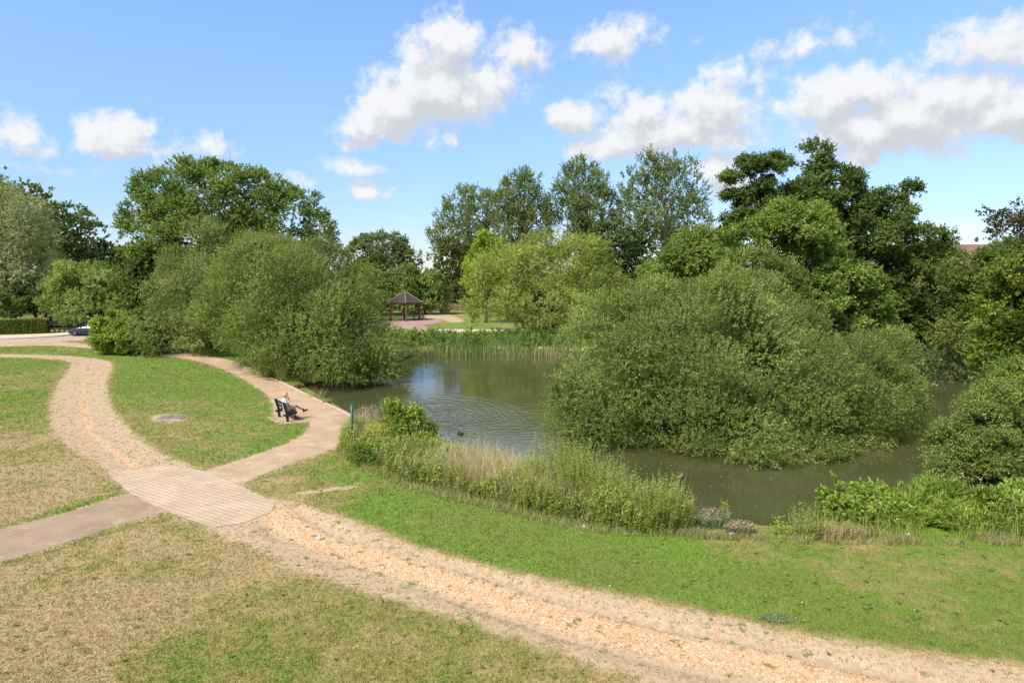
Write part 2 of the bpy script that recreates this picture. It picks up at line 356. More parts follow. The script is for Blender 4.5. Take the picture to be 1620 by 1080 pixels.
soil = mix(nt, gf, soil, gr)
weedy = M_(nt, 'MULTIPLY', smooth(nt, noise(nt, P, 2.6, 3, .55), .60, .64), smooth(nt, n3, .42, .56))
soil = mix(nt, weedy, soil, (.16, .17, .05))
tf = smooth(nt, M_(nt, 'ADD', attr(nt, 'trail'), M_(nt, 'ADD', M_(nt, 'MULTIPLY', M_(nt, 'SUBTRACT', n2, .5), 1.3), M_(nt, 'MULTIPLY', M_(nt, 'SUBTRACT', n3, .5), .7))), -.10, .16)
gc = mix(nt, tf, lc, soil)
far_ = smooth(nt, N(nt, 'ShaderNodeSeparateXYZ', {0: P}).outputs[2], -.25, -.5)
gc = mix(nt, far_, gc, (.05, .045, .025))
b = bsdf(nt, out, Base_Color=gc, Roughness=.95); b.inputs['Specular IOR Level'].default_value = .15
hh = M_(nt, 'ADD', M_(nt, 'MULTIPLY', n4, .5), M_(nt, 'ADD', n3, M_(nt, 'MULTIPLY', gf, M_(nt, 'MULTIPLY', vor.outputs['Distance'], -.7))))
nt.links.new(bump(nt, hh, .5, .03), b.inputs['Normal'])
np_mesh('ground', np.stack([x, y, z], 1), Fq, m_ground, attrs={'dry': ('POINT', dryness(x, y)), 'trail': ('POINT', trail_sd), 'gravel': ('POINT', grav)}, smooth_=True)['kind'] = 'structure'

# ------------------------------------------------------------------ flat made-up surfaces
def sheet(name, poly, zz, mat, kind='structure'):
    bm = bmesh.new(); P = np.array(poly)[:, :2]
    keep = [P[0]]
    for q in P[1:]:
        if np.hypot(*(q-keep[-1])) > .03: keep.append(q)
    f = bm.faces.new([bm.verts.new((float(a), float(b), zz)) for a, b in keep]); f.normal_update()
    if f.normal.z < 0: f.normal_flip()
    bmesh.ops.triangulate(bm, faces=[f])
    me = bpy.data.meshes.new(name); bm.to_mesh(me); bm.free(); me.materials.append(mat)
    o = bpy.data.objects.new(name, me); C.objects.link(o); o['kind'] = kind; return o
def strip(name, line, wd, zt, zb, mat, side=1, kind='structure', wob=0):
    L = np.array(line)[:, :2]; T = np.gradient(L, axis=0); T /= np.linalg.norm(T, axis=1)[:, None]+1e-9; Nn = np.stack([-T[:, 1], T[:, 0]], 1)*side
    rr = np.random.default_rng(len(L)); wv = wd*(1+wob*(rr.random(len(L))-.5))
    A = L; B = L+Nn*wv[:, None]; n = len(L); one = np.ones((n, 1))
    V = np.vstack([np.hstack([A, one*zt]), np.hstack([B, one*zt]), np.hstack([B, one*zb]), np.hstack([A, one*zb])])
    Q = []
    for i in range(n-1):
        for a, b in ((0, 1), (1, 2), (2, 3), (3, 0)): Q.append((a*n+i, b*n+i, b*n+i+1, a*n+i+1))
    o = np_mesh(name, V, np.array(Q), mat); o['kind'] = kind; return o
def path_mat(name, c0, c1, spk=.5):
    m, nt, out = new_mat(name); P = N(nt, 'ShaderNodeNewGeometry').outputs['Position']
    a = noise(nt, P, .8, 6, .6); b_ = noise(nt, P, 38, 4, .75); s = noise(nt, P, 7, 5, .6)
    c = mix(nt, smooth(nt, a, .3, .7), c0, c1); c = mix(nt, smooth(nt, b_, .38, .66), mix(nt, .45, c, tuple(v*.4 for v in c0)), c)
    c = mix(nt, M_(nt, 'MULTIPLY', smooth(nt, s, .60, .75), .35), c, (.50, .38, .27))
    big_ = noise(nt, P, .35, 6, .7, .6); c = mix(nt, M_(nt, 'MULTIPLY', smooth(nt, big_, .50, .62), .30), c, tuple(v*.68 for v in c0)); c = mix(nt, M_(nt, 'MULTIPLY', smooth(nt, noise(nt, P, 2.3, 7, .7), .54, .66), .45), c, tuple(min(1, v*1.22) for v in c1))
    b = bsdf(nt, out, Base_Color=c, Roughness=.9); b.inputs['Specular IOR Level'].default_value = .25
    nt.links.new(bump(nt, b_, .5, .012), b.inputs['Normal']); return m
m_path = path_mat('bound_gravel_path', (.40, .275, .165), (.53, .375, .235))
m_path2 = path_mat('tarmac_path', (.31, .215, .13), (.40, .285, .18))
m_road = path_mat('road_surface', (.42, .315, .225), (.50, .38, .28))
m_brickp = path_mat('brick_paving', (.33, .215, .165), (.42, .285, .22))
m_edge = plain('pale_edging', (.50, .40, .28), .85, .25, 6, bumps=.4)
sheet('path', main_path, .008, m_path)
sheet('side_path', side_path, .006, m_path2)
sheet('road', road, .0, m_road)
sheet('pavement', pave_up, .10, m_edge)
sheet('far_path', far_path, .03, m_edge)
sheet('brick_forecourt', gaz_pave, .02, m_brickp)
strip('kerb', road_up, .14, .115, -.1, plain('kerb_stone', (.30, .25, .22), .9, .2), -1)
kr = [i for i, q in enumerate(main_r) if q[1] < gp(0, 596)[1] and q[1] > gp(0, 681)[1] and q[0] > -20]
strip('waterside_kerb', main_r[kr[0]:kr[-1]+1], .18, .045, -1.2, plain('stone_edge', (.36, .27, .185), .9, .3, 5, bumps=.4), 1)
# grooved block paving of the crossing
m_pav, nt, out = new_mat('grooved_paving')
P = N(nt, 'ShaderNodeNewGeometry').outputs['Position']
pa = gp(385, 827); pb = gp(205, 780); ang = math.atan2(pb[1]-pa[1], pb[0]-pa[0])
gdir = gp(250, 762)-gp(400, 806); ga = math.atan2(gdir[1], gdir[0])
mp = N(nt, 'ShaderNodeMapping', {'Vector': P, 'Rotation': (0, 0, -ga)}).outputs[0]
sx_ = N(nt, 'ShaderNodeSeparateXYZ', {0: mp})
def saw(v, per, wid):
    f = M_(nt, 'FRACT', M_(nt, 'DIVIDE', v, per)); return smooth(nt, M_(nt, 'ABSOLUTE', M_(nt, 'SUBTRACT', f, .5)), .5-wid, .5)
gv = saw(M_(nt, 'ADD', sx_.outputs[1], M_(nt, 'MULTIPLY', M_(nt, 'SUBTRACT', noise(nt, P, 3, 3), .5), .04)), .19, .20)
gh = M_(nt, 'MULTIPLY', saw(sx_.outputs[0], .40, .06), .6)
nz = noise(nt, P, 1.1, 6, .6); nf = noise(nt, P, 30, 4, .7)
cp = mix(nt, smooth(nt, nz, .3, .7), (.42, .30, .185), (.54, .40, .255)); cp = mix(nt, smooth(nt, nf, .35, .65), mix(nt, .3, cp, (.2, .15, .1)), cp)
gg = M_(nt, 'MAXIMUM', gv, gh)
cp = mix(nt, M_(nt, 'MULTIPLY', gg, .34), cp, (.30, .20, .12))
cp = mix(nt, M_(nt, 'MULTIPLY', smooth(nt, noise(nt, P, .9, 7, .7, .5), .52, .66), .65), cp, (.50, .36, .22)); cp = mix(nt, M_(nt, 'MULTIPLY', smooth(nt, noise(nt, P, 1.7, 6, .7), .56, .66), .5), cp, (.30, .215, .14))
b = bsdf(nt, out, Base_Color=cp, Roughness=.92)
nt.links.new(bump(nt, M_(nt, 'ADD', M_(nt, 'MULTIPLY', gg, -.6), M_(nt, 'MULTIPLY', nf, .4)), .8, .03), b.inputs['Normal'])
sheet('crossing_paving', paving, .012, m_pav)

# ------------------------------------------------------------------ water
m_wat, nt, out = new_mat('pond_water')
P = N(nt, 'ShaderNodeNewGeometry').outputs['Position']
ringc = [(gp(688, 655, WZ), 7.5), (gp(628, 636, WZ), 2.6), (gp(729, 686, WZ), 2.2), (gp(1078, 758, WZ), .5), (gp(680, 640, WZ), 1.6)]
h = M_(nt, 'MULTIPLY', noise(nt, VM(nt, 'MULTIPLY', P, (1, 1.6, 1)).outputs[0], 1.5, 4, .55), 1.0)
h = M_(nt, 'ADD', h, M_(nt, 'MULTIPLY', noise(nt, P, 7, 3, .5), .10))
big = smooth(nt, noise(nt, P, .12, 2), .40, .62)
Lp = VM(nt, 'LENGTH', VM(nt, 'SUBTRACT', P, tuple(gp(705, 665, WZ))).outputs[0]).outputs[1]
h = M_(nt, 'MULTIPLY', h, M_(nt, 'ADD', M_(nt, 'ADD', .2, M_(nt, 'MULTIPLY', smooth(nt, Lp, 9.5, 3.0), .45)), M_(nt, 'MULTIPLY', big, .32)))
for (c, rr) in ringc:
    dv = VM(nt, 'SUBTRACT', P, tuple(c)).outputs[0]; L = VM(nt, 'LENGTH', dv).outputs[1]
    L2 = M_(nt, 'ADD', L, M_(nt, 'MULTIPLY', noise(nt, P, .9, 4), .35 if rr < 5 else 2.6))
    wv = M_(nt, 'MULTIPLY', M_(nt, 'SINE', M_(nt, 'MULTIPLY', L2, 20.0 if rr < 5 else 9.0)), M_(nt, 'MULTIPLY', smooth(nt, L, rr, .1), .085 if rr < 5 else .5))
    h = M_(nt, 'ADD', h, wv)
murk = mix(nt, smooth(nt, noise(nt, P, .25, 5, .6), .3, .7), (.052, .054, .020), (.072, .071, .030))
b = bsdf(nt, out, Base_Color=murk, Roughness=.015, IOR=1.5)
nt.links.new(bump(nt, h, .42, .08), b.inputs['Normal'])
bx0, by0 = pond.min(0)-2; bx1, by1 = pond.max(0)+2
bm = bmesh.new(); bm.faces.new([bm.verts.new((a, b_, WZ)) for a, b_ in ((bx0, by0), (bx1, by0), (bx1, by1), (bx0, by1))])
me = bpy.data.meshes.new('water'); bm.to_mesh(me); bm.free(); me.materials.append(m_wat); wt = bpy.data.objects.new('water', me); C.objects.link(wt); wt['kind'] = 'structure'

# ------------------------------------------------------------------ grass blades on the lawns
def blade_mat(name, bright=1.0):
    m, nt, out = new_mat(name); c = lawn(nt, attr(nt, 'dry'))
    t = attr(nt, 'tone'); c = mix(nt, smooth(nt, t, 0, 1), mix(nt, 1.0, c, (.92, .92, .88), 'MULTIPLY'), mix(nt, 1.0, c, (1.1*bright, 1.08*bright, 1.05*bright), 'MULTIPLY'))
    d = N(nt, 'ShaderNodeBsdfDiffuse', {'Color': c}); tr = N(nt, 'ShaderNodeBsdfTranslucent', {'Color': c})
    ms = N(nt, 'ShaderNodeMixShader', {0: .3, 1: d.outputs[0], 2: tr.outputs[0]}); nt.links.new(ms.outputs[0], out.inputs[0]); return m
m_blade = blade_mat('grass_blades')
def scatter_grass(name, n, x0, x1, y0, y1, hgt, wid, seed, test, mat=m_blade, pw_=1.0, lean=.5, blades=3, tone_dry=0):
    r = np.random.default_rng(seed)
    u = r.random(n); yy = (y0**(1-pw_)+u*(y1**(1-pw_)-y0**(1-pw_)))**(1/(1-pw_)) if pw_ != 1 else y0*(y1/y0)**u
    xx = (x0+(x1-x0)*r.random(n))*yy            # fan of constant density in the view, in metres
    k = test(xx, yy, r); xx, yy = xx[k], yy[k]; n = len(xx)
    dry = dryness(xx, yy)+tone_dry; zz = ground_z(xx, yy)
    sc = (yy/14)**.55
    B = blades
    px = np.repeat(xx, B)+r.normal(0, .03, n*B)*np.repeat(sc, B); py = np.repeat(yy, B)+r.normal(0, .03, n*B)*np.repeat(sc, B); pz = np.repeat(zz, B)-.01; s = np.repeat(sc, B)
    H = hgt*(.5+.8*r.random(n*B))*(.7+.3*s); W = wid*(.7+.6*r.random(n*B))*s; a = r.random(n*B)*6.283; l = lean*r.random(n*B)*H; la = r.random(n*B)*6.283
    V = np.empty((n*B, 3, 3)); V[:, 0] = np.stack([px-np.cos(a)*W, py-np.sin(a)*W, pz], 1); V[:, 1] = np.stack([px+np.cos(a)*W, py+np.sin(a)*W, pz], 1)
    V[:, 2] = np.stack([px+np.cos(la)*l, py+np.sin(la)*l, pz+H], 1)
    o = np_mesh(name, V.reshape(-1, 3), np.arange(n*B*3).reshape(-1, 3), mat, attrs={'dry': ('FACE', np.repeat(dry, B)), 'tone': ('FACE', r.random(n*B))})
    o['kind'] = 'stuff'; return o
def on_lawn(x, y, r):
    k = pond_sd(x, y) < -.55
    for p in (main_path, side_path, paving, road, pave_up, far_path, gaz_pave): k &= sdf(x, y, p) < -.01+.03*(r.random(len(x))-.8)
    t = np.maximum.reduce([sdf(x, y, trail_a), sdf(x, y, trail_b), sdf(x, y, rest_l), sdf(x, y, worn_s)*2])
    t = t+(fbm(x, y, 1.6, 41)-.5)*.9
    return k & ((t < -.05) | (r.random(len(x)) < .20))
tag(scatter_grass('grass', 290000, -.95, .95, 9.5, 80, .055, .010, 5, on_lawn), 'short mown grass, dry and green in patches', 'grass')
# ------------------------------------------------------------------ foliage
def leaf_mat(name, dark, mid, light, gloss=.25, trans=.4, rough=.5):
    m, nt, out = new_mat(name); t = attr(nt, 'tone'); P = N(nt, 'ShaderNodeNewGeometry').outputs['Position']
    t = M_(nt, 'ADD', t, M_(nt, 'MULTIPLY', M_(nt, 'SUBTRACT', noise(nt, P, .45, 3), .5), .7))
    c = mix(nt, smooth(nt, t, .1, .55), dark, mid); c = mix(nt, smooth(nt, t, .5, 1.0), c, light)
    p = N(nt, 'ShaderNodeBsdfPrincipled', {'Base Color': c, 'Roughness': rough}); p.inputs['Specular IOR Level'].default_value = gloss
    tr = N(nt, 'ShaderNodeBsdfTranslucent', {'Color': mix(nt, 1.0, c, (1.25, 1.3, .7), 'MULTIPLY')})
    ms = N(nt, 'ShaderNodeMixShader', {0: trans, 1: p.outputs[0], 2: tr.outputs[0]}); nt.links.new(ms.outputs[0], out.inputs[0]); return m
LM = {
 'olive': leaf_mat('sallow_leaf', (0.107, 0.149, 0.029), (0.208, 0.262, 0.059), (0.392, 0.428, 0.131), .3, .4),
 'olive_b': leaf_mat('sallow_leaf_fresh', (0.107, 0.152, 0.029), (0.208, 0.255, 0.055), (0.369, 0.416, 0.119), .3, .4),
 'sallow_c': leaf_mat('sallow_leaf_pale', (.115,.150,.036), (.215,.255,.070), (.38,.41,.15), .3, .4),
 'silver': leaf_mat('silver_willow_leaf', (0.165, 0.200, 0.080), (0.314, 0.337, 0.153), (0.513, 0.521, 0.264), .35),
 'softgreen': leaf_mat('willow_leaf', (0.127, 0.184, 0.040), (0.234, 0.308, 0.073), (0.395, 0.466, 0.133), .3),
 'weeping': leaf_mat('pale_willow_leaf', (0.158, 0.204, 0.037), (0.308, 0.351, 0.071), (0.494, 0.523, 0.131), .3),
 'poplar': leaf_mat('poplar_leaf', (0.104, 0.140, 0.037), (0.177, 0.226, 0.061), (0.305, 0.342, 0.122), .35, .4),
 'ash': leaf_mat('ash_leaf', (0.106, 0.157, 0.031), (0.187, 0.256, 0.048), (0.328, 0.393, 0.080), .3),
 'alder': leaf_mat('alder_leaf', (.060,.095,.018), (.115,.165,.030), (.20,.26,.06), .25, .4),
 'alderlt': leaf_mat('alder_leaf_pale', (0.106, 0.160, 0.025), (0.193, 0.268, 0.044), (0.319, 0.402, 0.078), .3),  # paler yellow-green leaf than the dark alder's
 'dark': leaf_mat('dark_leaf', (0.043, 0.073, 0.019), (0.079, 0.121, 0.029), (0.142, 0.193, 0.048), .3, .2),
 'brownish': leaf_mat('chestnut_leaf', (0.067, 0.085, 0.023), (0.131, 0.151, 0.036), (0.261, 0.243, 0.064), .3),
 'lime': leaf_mat('maple_leaf_lime', (0.162, 0.243, 0.020), (0.284, 0.392, 0.034), (0.432, 0.540, 0.068), .2, .35),
 'fresh': leaf_mat('laurel_leaf', (0.086, 0.144, 0.018), (0.167, 0.241, 0.032), (0.276, 0.356, 0.063), 0.4),
 'hedge': leaf_mat('hedge_leaf', (0.128, 0.158, 0.033), (0.225, 0.262, 0.057), (0.390, 0.375, 0.112), 0.2),
 'oliveyellow': leaf_mat('yellowing_leaf', (0.090, 0.120, 0.024), (0.156, 0.198, 0.041), (0.252, 0.294, 0.072), 0.25),
 'willowherb': leaf_mat('willowherb_leaf', (0.165, 0.209, 0.039), (0.286, 0.330, 0.066), (0.418, 0.462, 0.132), .2, .4),
 'bright': leaf_mat('bramble_leaf', (0.148, 0.212, 0.032), (0.265, 0.350, 0.053), (0.403, 0.488, 0.106), .3, .4),
 'yellow': leaf_mat('yellow_flower', (0.330, 0.330, 0.055), (0.550, 0.506, 0.088), (0.748, 0.682, 0.176), .2, .4),
 'straw': leaf_mat('straw_stem', (0.34, 0.27, 0.13), (0.5, 0.41, 0.22), (0.66, 0.56, 0.36), .2, .4),
 'strawgreen': leaf_mat('seeding_grass', (0.19, 0.2, 0.06), (0.33, 0.31, 0.12), (0.52, 0.46, 0.25), .2, .4),
 'reed': leaf_mat('reed_leaf', (0.061, 0.138, 0.040), (0.114, 0.218, 0.059), (0.210, 0.324, 0.078), .3, .3),
 'red': leaf_mat('red_dock', (0.14, 0.06, 0.02), (0.26, 0.11, 0.03), (0.25, 0.2, 0.05), .2, .3),
 'copper': leaf_mat('copper_leaf', (0.047, 0.054, 0.024), (0.095, 0.088, 0.038), (0.189, 0.135, 0.068), .35, .25),
 'blue': leaf_mat('hazed_leaf', (0.097, 0.128, 0.065), (0.144, 0.179, 0.083), (0.212, 0.250, 0.114), .1, .1),  # bluish distance haze mixed into the leaf colour
 'greyweed': leaf_mat('grey_thistle', (0.095, 0.135, 0.068), (0.176, 0.230, 0.121), (0.297, 0.351, 0.216), .2),
 'maple': leaf_mat('maple_leaf', (.10, .15, .018), (.19, .245, .028), (.32, .37, .06), .3, .4),
 'pinkseed': leaf_mat('seed_head', (0.297, 0.203, 0.121), (0.459, 0.338, 0.230), (0.648, 0.513, 0.378), .2),
}
m_bark = plain('bark', (.10, .080, .058), .95, .45, 5, bumps=.8); m_barkp = plain('pale_bark', (.20, .18, .14), .9, .4, 5, bumps=.6)
def norm(v): return v/(np.linalg.norm(v, axis=-1, keepdims=True)+1e-9)
def rdir(r, n): return norm(r.normal(size=(n, 3)))
def leaf_quads(P, A, Nn, L, W):
    S = norm(np.cross(A, Nn)); Nn = np.cross(S, A); n = len(P); V = np.empty((n, 4, 3)); L = L[:, None]; W = W[:, None]
    V[:, 0] = P; V[:, 1] = P+A*L*.45+S*W*.5+Nn*W*.15; V[:, 2] = P+A*L-Nn*W*.12; V[:, 3] = P+A*L*.45-S*W*.5+Nn*W*.15
    return V.reshape(-1, 3)
def crown_clumps(r, blobs, cr, dens=1.0, low=-.55, inset=.22, keepin=.12, rough=1.0):
    """clumps of foliage over the surface of the crown's limbs; returns centre, outward direction"""
    Cs, Us, Rs = [], [], []
    c_all = np.array([b[0] for b in blobs]); r_all = np.array([b[1] for b in blobs])
    for i, (c, rr) in enumerate(blobs):
        rr = np.array(rr); area = 4*math.pi*((rr[0]*rr[1])**1.6/3+(rr[0]*rr[2])**1.6/3+(rr[1]*rr[2])**1.6/3)**(1/1.6)
        n = max(5, int(dens*area/(cr*cr*2.2))); u = rdir(r, n*2); u = u[u[:, 2] > low-.25*r.random(len(u))][:n]
        lump = 1+rough*(.16*np.sin(u[:, 0]*5+i)*np.cos(u[:, 2]*4+2*i)+.10*r.normal(size=len(u)))
        p = np.array(c)+u*rr*(lump*(1-inset*r.random(len(u))**1.5))[:, None]
        ok = np.ones(len(p), bool)
        for j in range(len(blobs)):
            if j == i: continue
            q = np.linalg.norm((p-c_all[j])/r_all[j], axis=1); ok &= (q > .80) | (r.random(len(p)) < keepin)
        Cs.append(p[ok]); Us.append(norm(u[ok]/rr)); Rs.append(np.full(ok.sum(), cr)*(.6+.9*r.random(ok.sum())))
    return np.vstack(Cs), np.vstack(Us), np.concatenate(Rs)
def foliage(name, parent, mat, blobs, n, L, W, cr, seed, bias=(0, 0, .35), flat=.75, per=12, sprig=.5, dens=1.0, low=-.55, inset=.22, zmin=None, fill=.10, up_n=.3, spread=.85, rough=1.0, shell=.45, nal=.6):
    r = np.random.default_rng(seed); Cc, Uc, Rc = crown_clumps(r, blobs, cr, dens, low, inset, rough=rough)
    wt_ = Rc**2; ns = n//per; pick = r.choice(len(Cc), ns, p=wt_/wt_.sum())
    U = Uc[pick]; B = np.array(bias); d = norm(rdir(r, ns)+U*.75+B*.6); rad = r.random(ns)**shell
    P0 = Cc[pick]+d*(Rc[pick]*rad)[:, None]*np.array([1, 1, flat])
    # a thin fill inside, so that the crown is not hollow
    nf = int(ns*fill)
    if nf:
        vol = np.array([b[1][0]*b[1][1]*b[1][2] for b in blobs]); bi = r.choice(len(blobs), nf, p=vol/vol.sum()); bc = np.array([b[0] for b in blobs])[bi]; br = np.array([b[1] for b in blobs])[bi]
        P0[:nf] = bc+rdir(r, nf)*br*(.25+.6*r.random(nf))[:, None]
    if zmin is not None:
        lowm = P0[:, 2] < zmin; P0[lowm, 2] = zmin+np.abs(r.normal(0, .25, lowm.sum()))
    ax = norm(d*.8+U*.4+B+rdir(r, ns)*.55)
    sl = sprig*(.6+.8*r.random(ns)); m = per
    P = np.repeat(P0, m, 0); A0 = np.repeat(ax, m, 0); t = np.tile(np.linspace(0, 1, m), ns)+r.normal(0, .04, ns*m)
    q = rdir(r, ns*m); P = P+A0*(t*np.repeat(sl, m))[:, None]+q*(.10*np.repeat(sl, m))[:, None]
    A = norm(A0*.75+rdir(r, ns*m)*spread+B*.5); Nn = norm(rdir(r, ns*m)*.7+np.repeat(norm(U+d*nal), m, 0)*.85+np.array([0, 0, up_n]))
    Ls = L*(.6+.7*r.random(ns*m)); Ws = W*(.6+.7*r.random(ns*m))
    ct = r.random(len(Cc)); tone = .42*np.repeat(ct[pick], m)+.25*np.repeat(r.random(ns), m)+.33*r.random(ns*m)
    V = leaf_quads(P, A, Nn, Ls, Ws)
    o = np_mesh(name, V, np.arange(len(V)).reshape(-1, 4), mat, parent, {'tone': ('FACE', tone)})
    return o, (Cc, Rc)
def limbs(name, parent, mat, base, top, r0, targets, seed, thin=.03, nlim=16, tw=0):
    r = np.random.default_rng(seed+77); mb = MB(); base = np.array(base, float); top = np.array(top, float)
    sway = r.normal(0, .03, 2)*np.linalg.norm(top-base); tp = []
    for k in range(9):
        t = k/8; p = base+(top-base)*t; p[:2] += sway*math.sin(t*math.pi); tp.append(p)
    rs = [r0*(1.35 if k == 0 else 1)*(1-.86*(k/8)**.9) for k in range(9)]
    mb.tube(tp, rs, 9)
    if len(targets):
        idx = r.choice(len(targets), min(nlim, len(targets)), replace=False)
        for j, i in enumerate(idx):
            e = targets[i]; f = np.clip((e[2]-base[2])/(top[2]-base[2]+1e-6)*.62+.02, .15, .82)+r.normal(0, .04); f = float(np.clip(f, .1, .88))
            k = f*8; a = tp[int(k)]+(tp[min(int(k)+1, 8)]-tp[int(k)])*(k-int(k)); ra = r0*(1-.86*f**.9)*.55
            mid = a+(e-a)*.5+np.array([0, 0, .10*np.linalg.norm(e-a)])+r.normal(0, .05, 3)*np.linalg.norm(e-a)
            q1 = a+(mid-a)*.5+r.normal(0, .02, 3)*np.linalg.norm(e-a); q3 = mid+(e-mid)*.55+r.normal(0, .03, 3)*np.linalg.norm(e-a)
            mb.tube([a, q1, mid, q3, e], [ra, ra*.75, ra*.5, ra*.3, thin*.5], 6)
            for _ in range(tw):
                s = mid+(e-mid)*r.random(); v = norm(r.normal(size=3)+norm(e-a)*.8+np.array([0, 0, .3]))*np.linalg.norm(e-a)*.35
                mb.tube([s, s+v*.5+r.normal(0, .05, 3), s+v], [ra*.28, ra*.18, thin*.3], 4)
    return mb.build(name, mat, parent, True)
TREES = 0
def tree(name, label, cat, D, basepx, blobs, species, n, L, W, cr, base_z=0.0, r0=.25, group=None, bark=None, thick=1.0, nlim=14, tw=0, nstem=1, **kw):
    """blobs: (px, py, rx px, ry px[, metres nearer(-)/farther(+)]) seen at distance D"""
    global TREES; TREES += 1; seed = 100+TREES; r = random.Random(seed)
    s = D/F; bx = pw(basepx, 430, D)[0]; org = np.array([bx, D, base_z])
    root = empty(name, org, label=label, cat=cat, group=group) if False else tag(empty(name, org), label, cat, group)
    bl = []
    for b in blobs:
        dd = b[4] if len(b) > 4 else r.uniform(-.35, .35)*b[2]*s
        Db = D+dd; c = pw(b[0], b[1], Db)-org; sb = Db/F
        sh = (min(cr, 1.15)*.75+kw.get('sprig', .5)*.45+L*.3)*(1.0 if D < 70 else .62); rx, rz_ = max(b[2]*sb-sh, b[2]*sb*.35), max(b[3]*sb-sh*.85, b[3]*sb*.35)
        bl.append((c, (rx, (rx*.6+rz_*.4)*thick, rz_)))
    # the unseen far side carries as much crown as the near side
    f, (Cc, Rc) = foliage('crown', root, LM[species], bl, n, L, W, cr, seed, **kw)
    top = max(b[0][2]+b[1][2]*.55 for b in bl); tc = np.mean([b[0] for b in bl], 0)
    wid = max(b[1][0] for b in bl)
    for k in range(nstem):
        ang = 6.28*k/nstem+r.random(); off = (0 if nstem == 1 else min(.5, wid*.09))
        limbs('trunk', root, bark or m_bark, (off*math.cos(ang), off*math.sin(ang), -.3), (tc[0]*.7+(off*5*math.cos(ang)), tc[1]*.7+off*4*math.sin(ang), top*(1 if nstem == 1 else .75)), r0, Cc, seed+k, nlim=nlim, tw=tw)
    return root

Q = 1.0   # overall leaf budget
def q(n): return int(n*Q)
# --- the sallow island and the pondside sallows
tree('sallow_bush', 'huge rounded grey-olive sallow bush filling the island in the pond', 'bush', 34, 1145,
  [(1010,570,140,105,-1),(1110,560,155,118,-1.6),(1235,590,145,108,-1.4),(1330,625,115,98,-1),(940,620,88,76,-1),(1140,665,190,90,-2.8),(1280,675,130,76,-2.6),(1000,660,125,72,-2.5),(905,655,48,44,-1.5),(1130,520,140,82,2),(1240,545,110,72,2),(975,530,86,66,1),(1395,650,66,76,-.5),(1160,600,230,130,3),
   (1040,486,55,46,0),(1180,490,60,44,-.5),(1190,722,140,48,-4.3),(1060,708,110,44,-4.0),(1300,715,100,44,-3.6),(950,690,80,44,-2.8)],
  'olive', q(620000), .100, .050, 1.25, base_z=WZ, r0=.22, nstem=5, nlim=24, tw=0, zmin=.02, fill=.16, sprig=.34, bias=(0, 0, .40), per=12, low=-.85, dens=1.1, inset=.34, rough=.9, shell=.28, nal=1.6)
tree('sallow_bush', 'large dome-shaped olive sallow bush overhanging the pond beside the path', 'bush', 51, 480,
  [(470,458,125,90,0),(400,485,88,96,-1),(530,485,72,80,-1),(500,530,120,66,-3),(588,562,70,50,-3),(622,572,48,38,-2.4),(430,550,60,44,-3),(540,575,90,30,-4),(370,470,46,56,2),(470,480,130,100,4),(450,572,48,34,-4),(520,586,64,30,-4.5),(590,588,54,26,-4),(550,545,84,56,-2)],
  'olive_b', q(310000), .130, .062, 1.45, base_z=0, r0=.25, nstem=4, nlim=18, tw=1, zmin=.15, fill=.14, sprig=.34, bias=(0, 0, .35), per=12, low=-.85, rough=.55, inset=.28, shell=.28, nal=1.6, dens=1.15)
tree('sallow_bush', 'grey-olive sallow bush behind the dome-shaped one, next to the laurel', 'bush', 63, 330,
  [(350,425,90,64,0),(305,460,76,66,0),(275,500,42,44,-2),(410,415,74,52,2),(330,490,84,64,-2),(248,515,24,26,-2),(290,528,66,34,-3),(350,530,70,34,-3),(400,535,50,34,-3)],
  'sallow_c', q(160000), .15, .075, 1.6, r0=.25, nstem=3, nlim=14, zmin=.1, fill=.15, sprig=.46, bias=(0, 0, .3), low=-.95, rough=.6, inset=.28, shell=.28, nal=1.6, dens=1.15)
tree('laurel_bush', 'bright green rounded laurel bush hiding the rear of the dark car', 'bush', 61, 200,
  [(184,526,44,33,0),(216,524,44,33,.3),(245,530,36,28,.3),(172,533,26,24,-.3),(205,538,52,20,-.6)],
  'bright', q(42000), .20, .12, .5, r0=.1, nstem=2, nlim=6, zmin=.05, fill=.12, sprig=.35, low=-.8)
# --- far left
tree('silver_willow', 'tall silvery willow at the far left edge above the clipped hedge', 'tree', 92, 15,
  [(5,355,62,66,0),(38,395,46,66,-2),(-30,400,50,80,0),(20,440,50,46,-3),(-60,330,50,70,3),(52,420,22,40,-1)],
  'silver', q(80000), .30, .11, 1.2, r0=.45, nlim=14, bias=(0, 0, -.25), sprig=.9)
tree('tall_tree', 'olive-green tall tree rising behind the silvery willow', 'tree', 112, 25,
  [(25,330,54,48,0),(0,312,50,36,0),(62,370,36,58,0),(-40,340,50,60,2),(40,400,40,60,3),(-110,330,60,70,0),(-110,420,70,70,0)],
  'oliveyellow', q(36000), .45, .28, 1.3, r0=.4, fill=.15)
tree('poplar', 'slim poplar with a loose top left of the broad ash', 'tree', 120, 112,
  [(100,368,34,44,0),(128,380,32,44,0),(85,400,36,50,1),(115,425,50,40,-1),(150,398,20,32,0)],
  'poplar', q(24000), .42, .26, 1.1, r0=.3, bark=m_barkp, fill=.12, bias=(0, 0, .6))
tree('dark_tree', 'dark green tree low between the slim poplar and the ash', 'tree', 118, 170,
  [(168,425,38,34,0),(195,440,30,40,-1),(150,450,38,40,1),(205,420,16,20,2)],
  'dark', q(22000), .42, .28, 1.2, r0=.3, fill=.15)
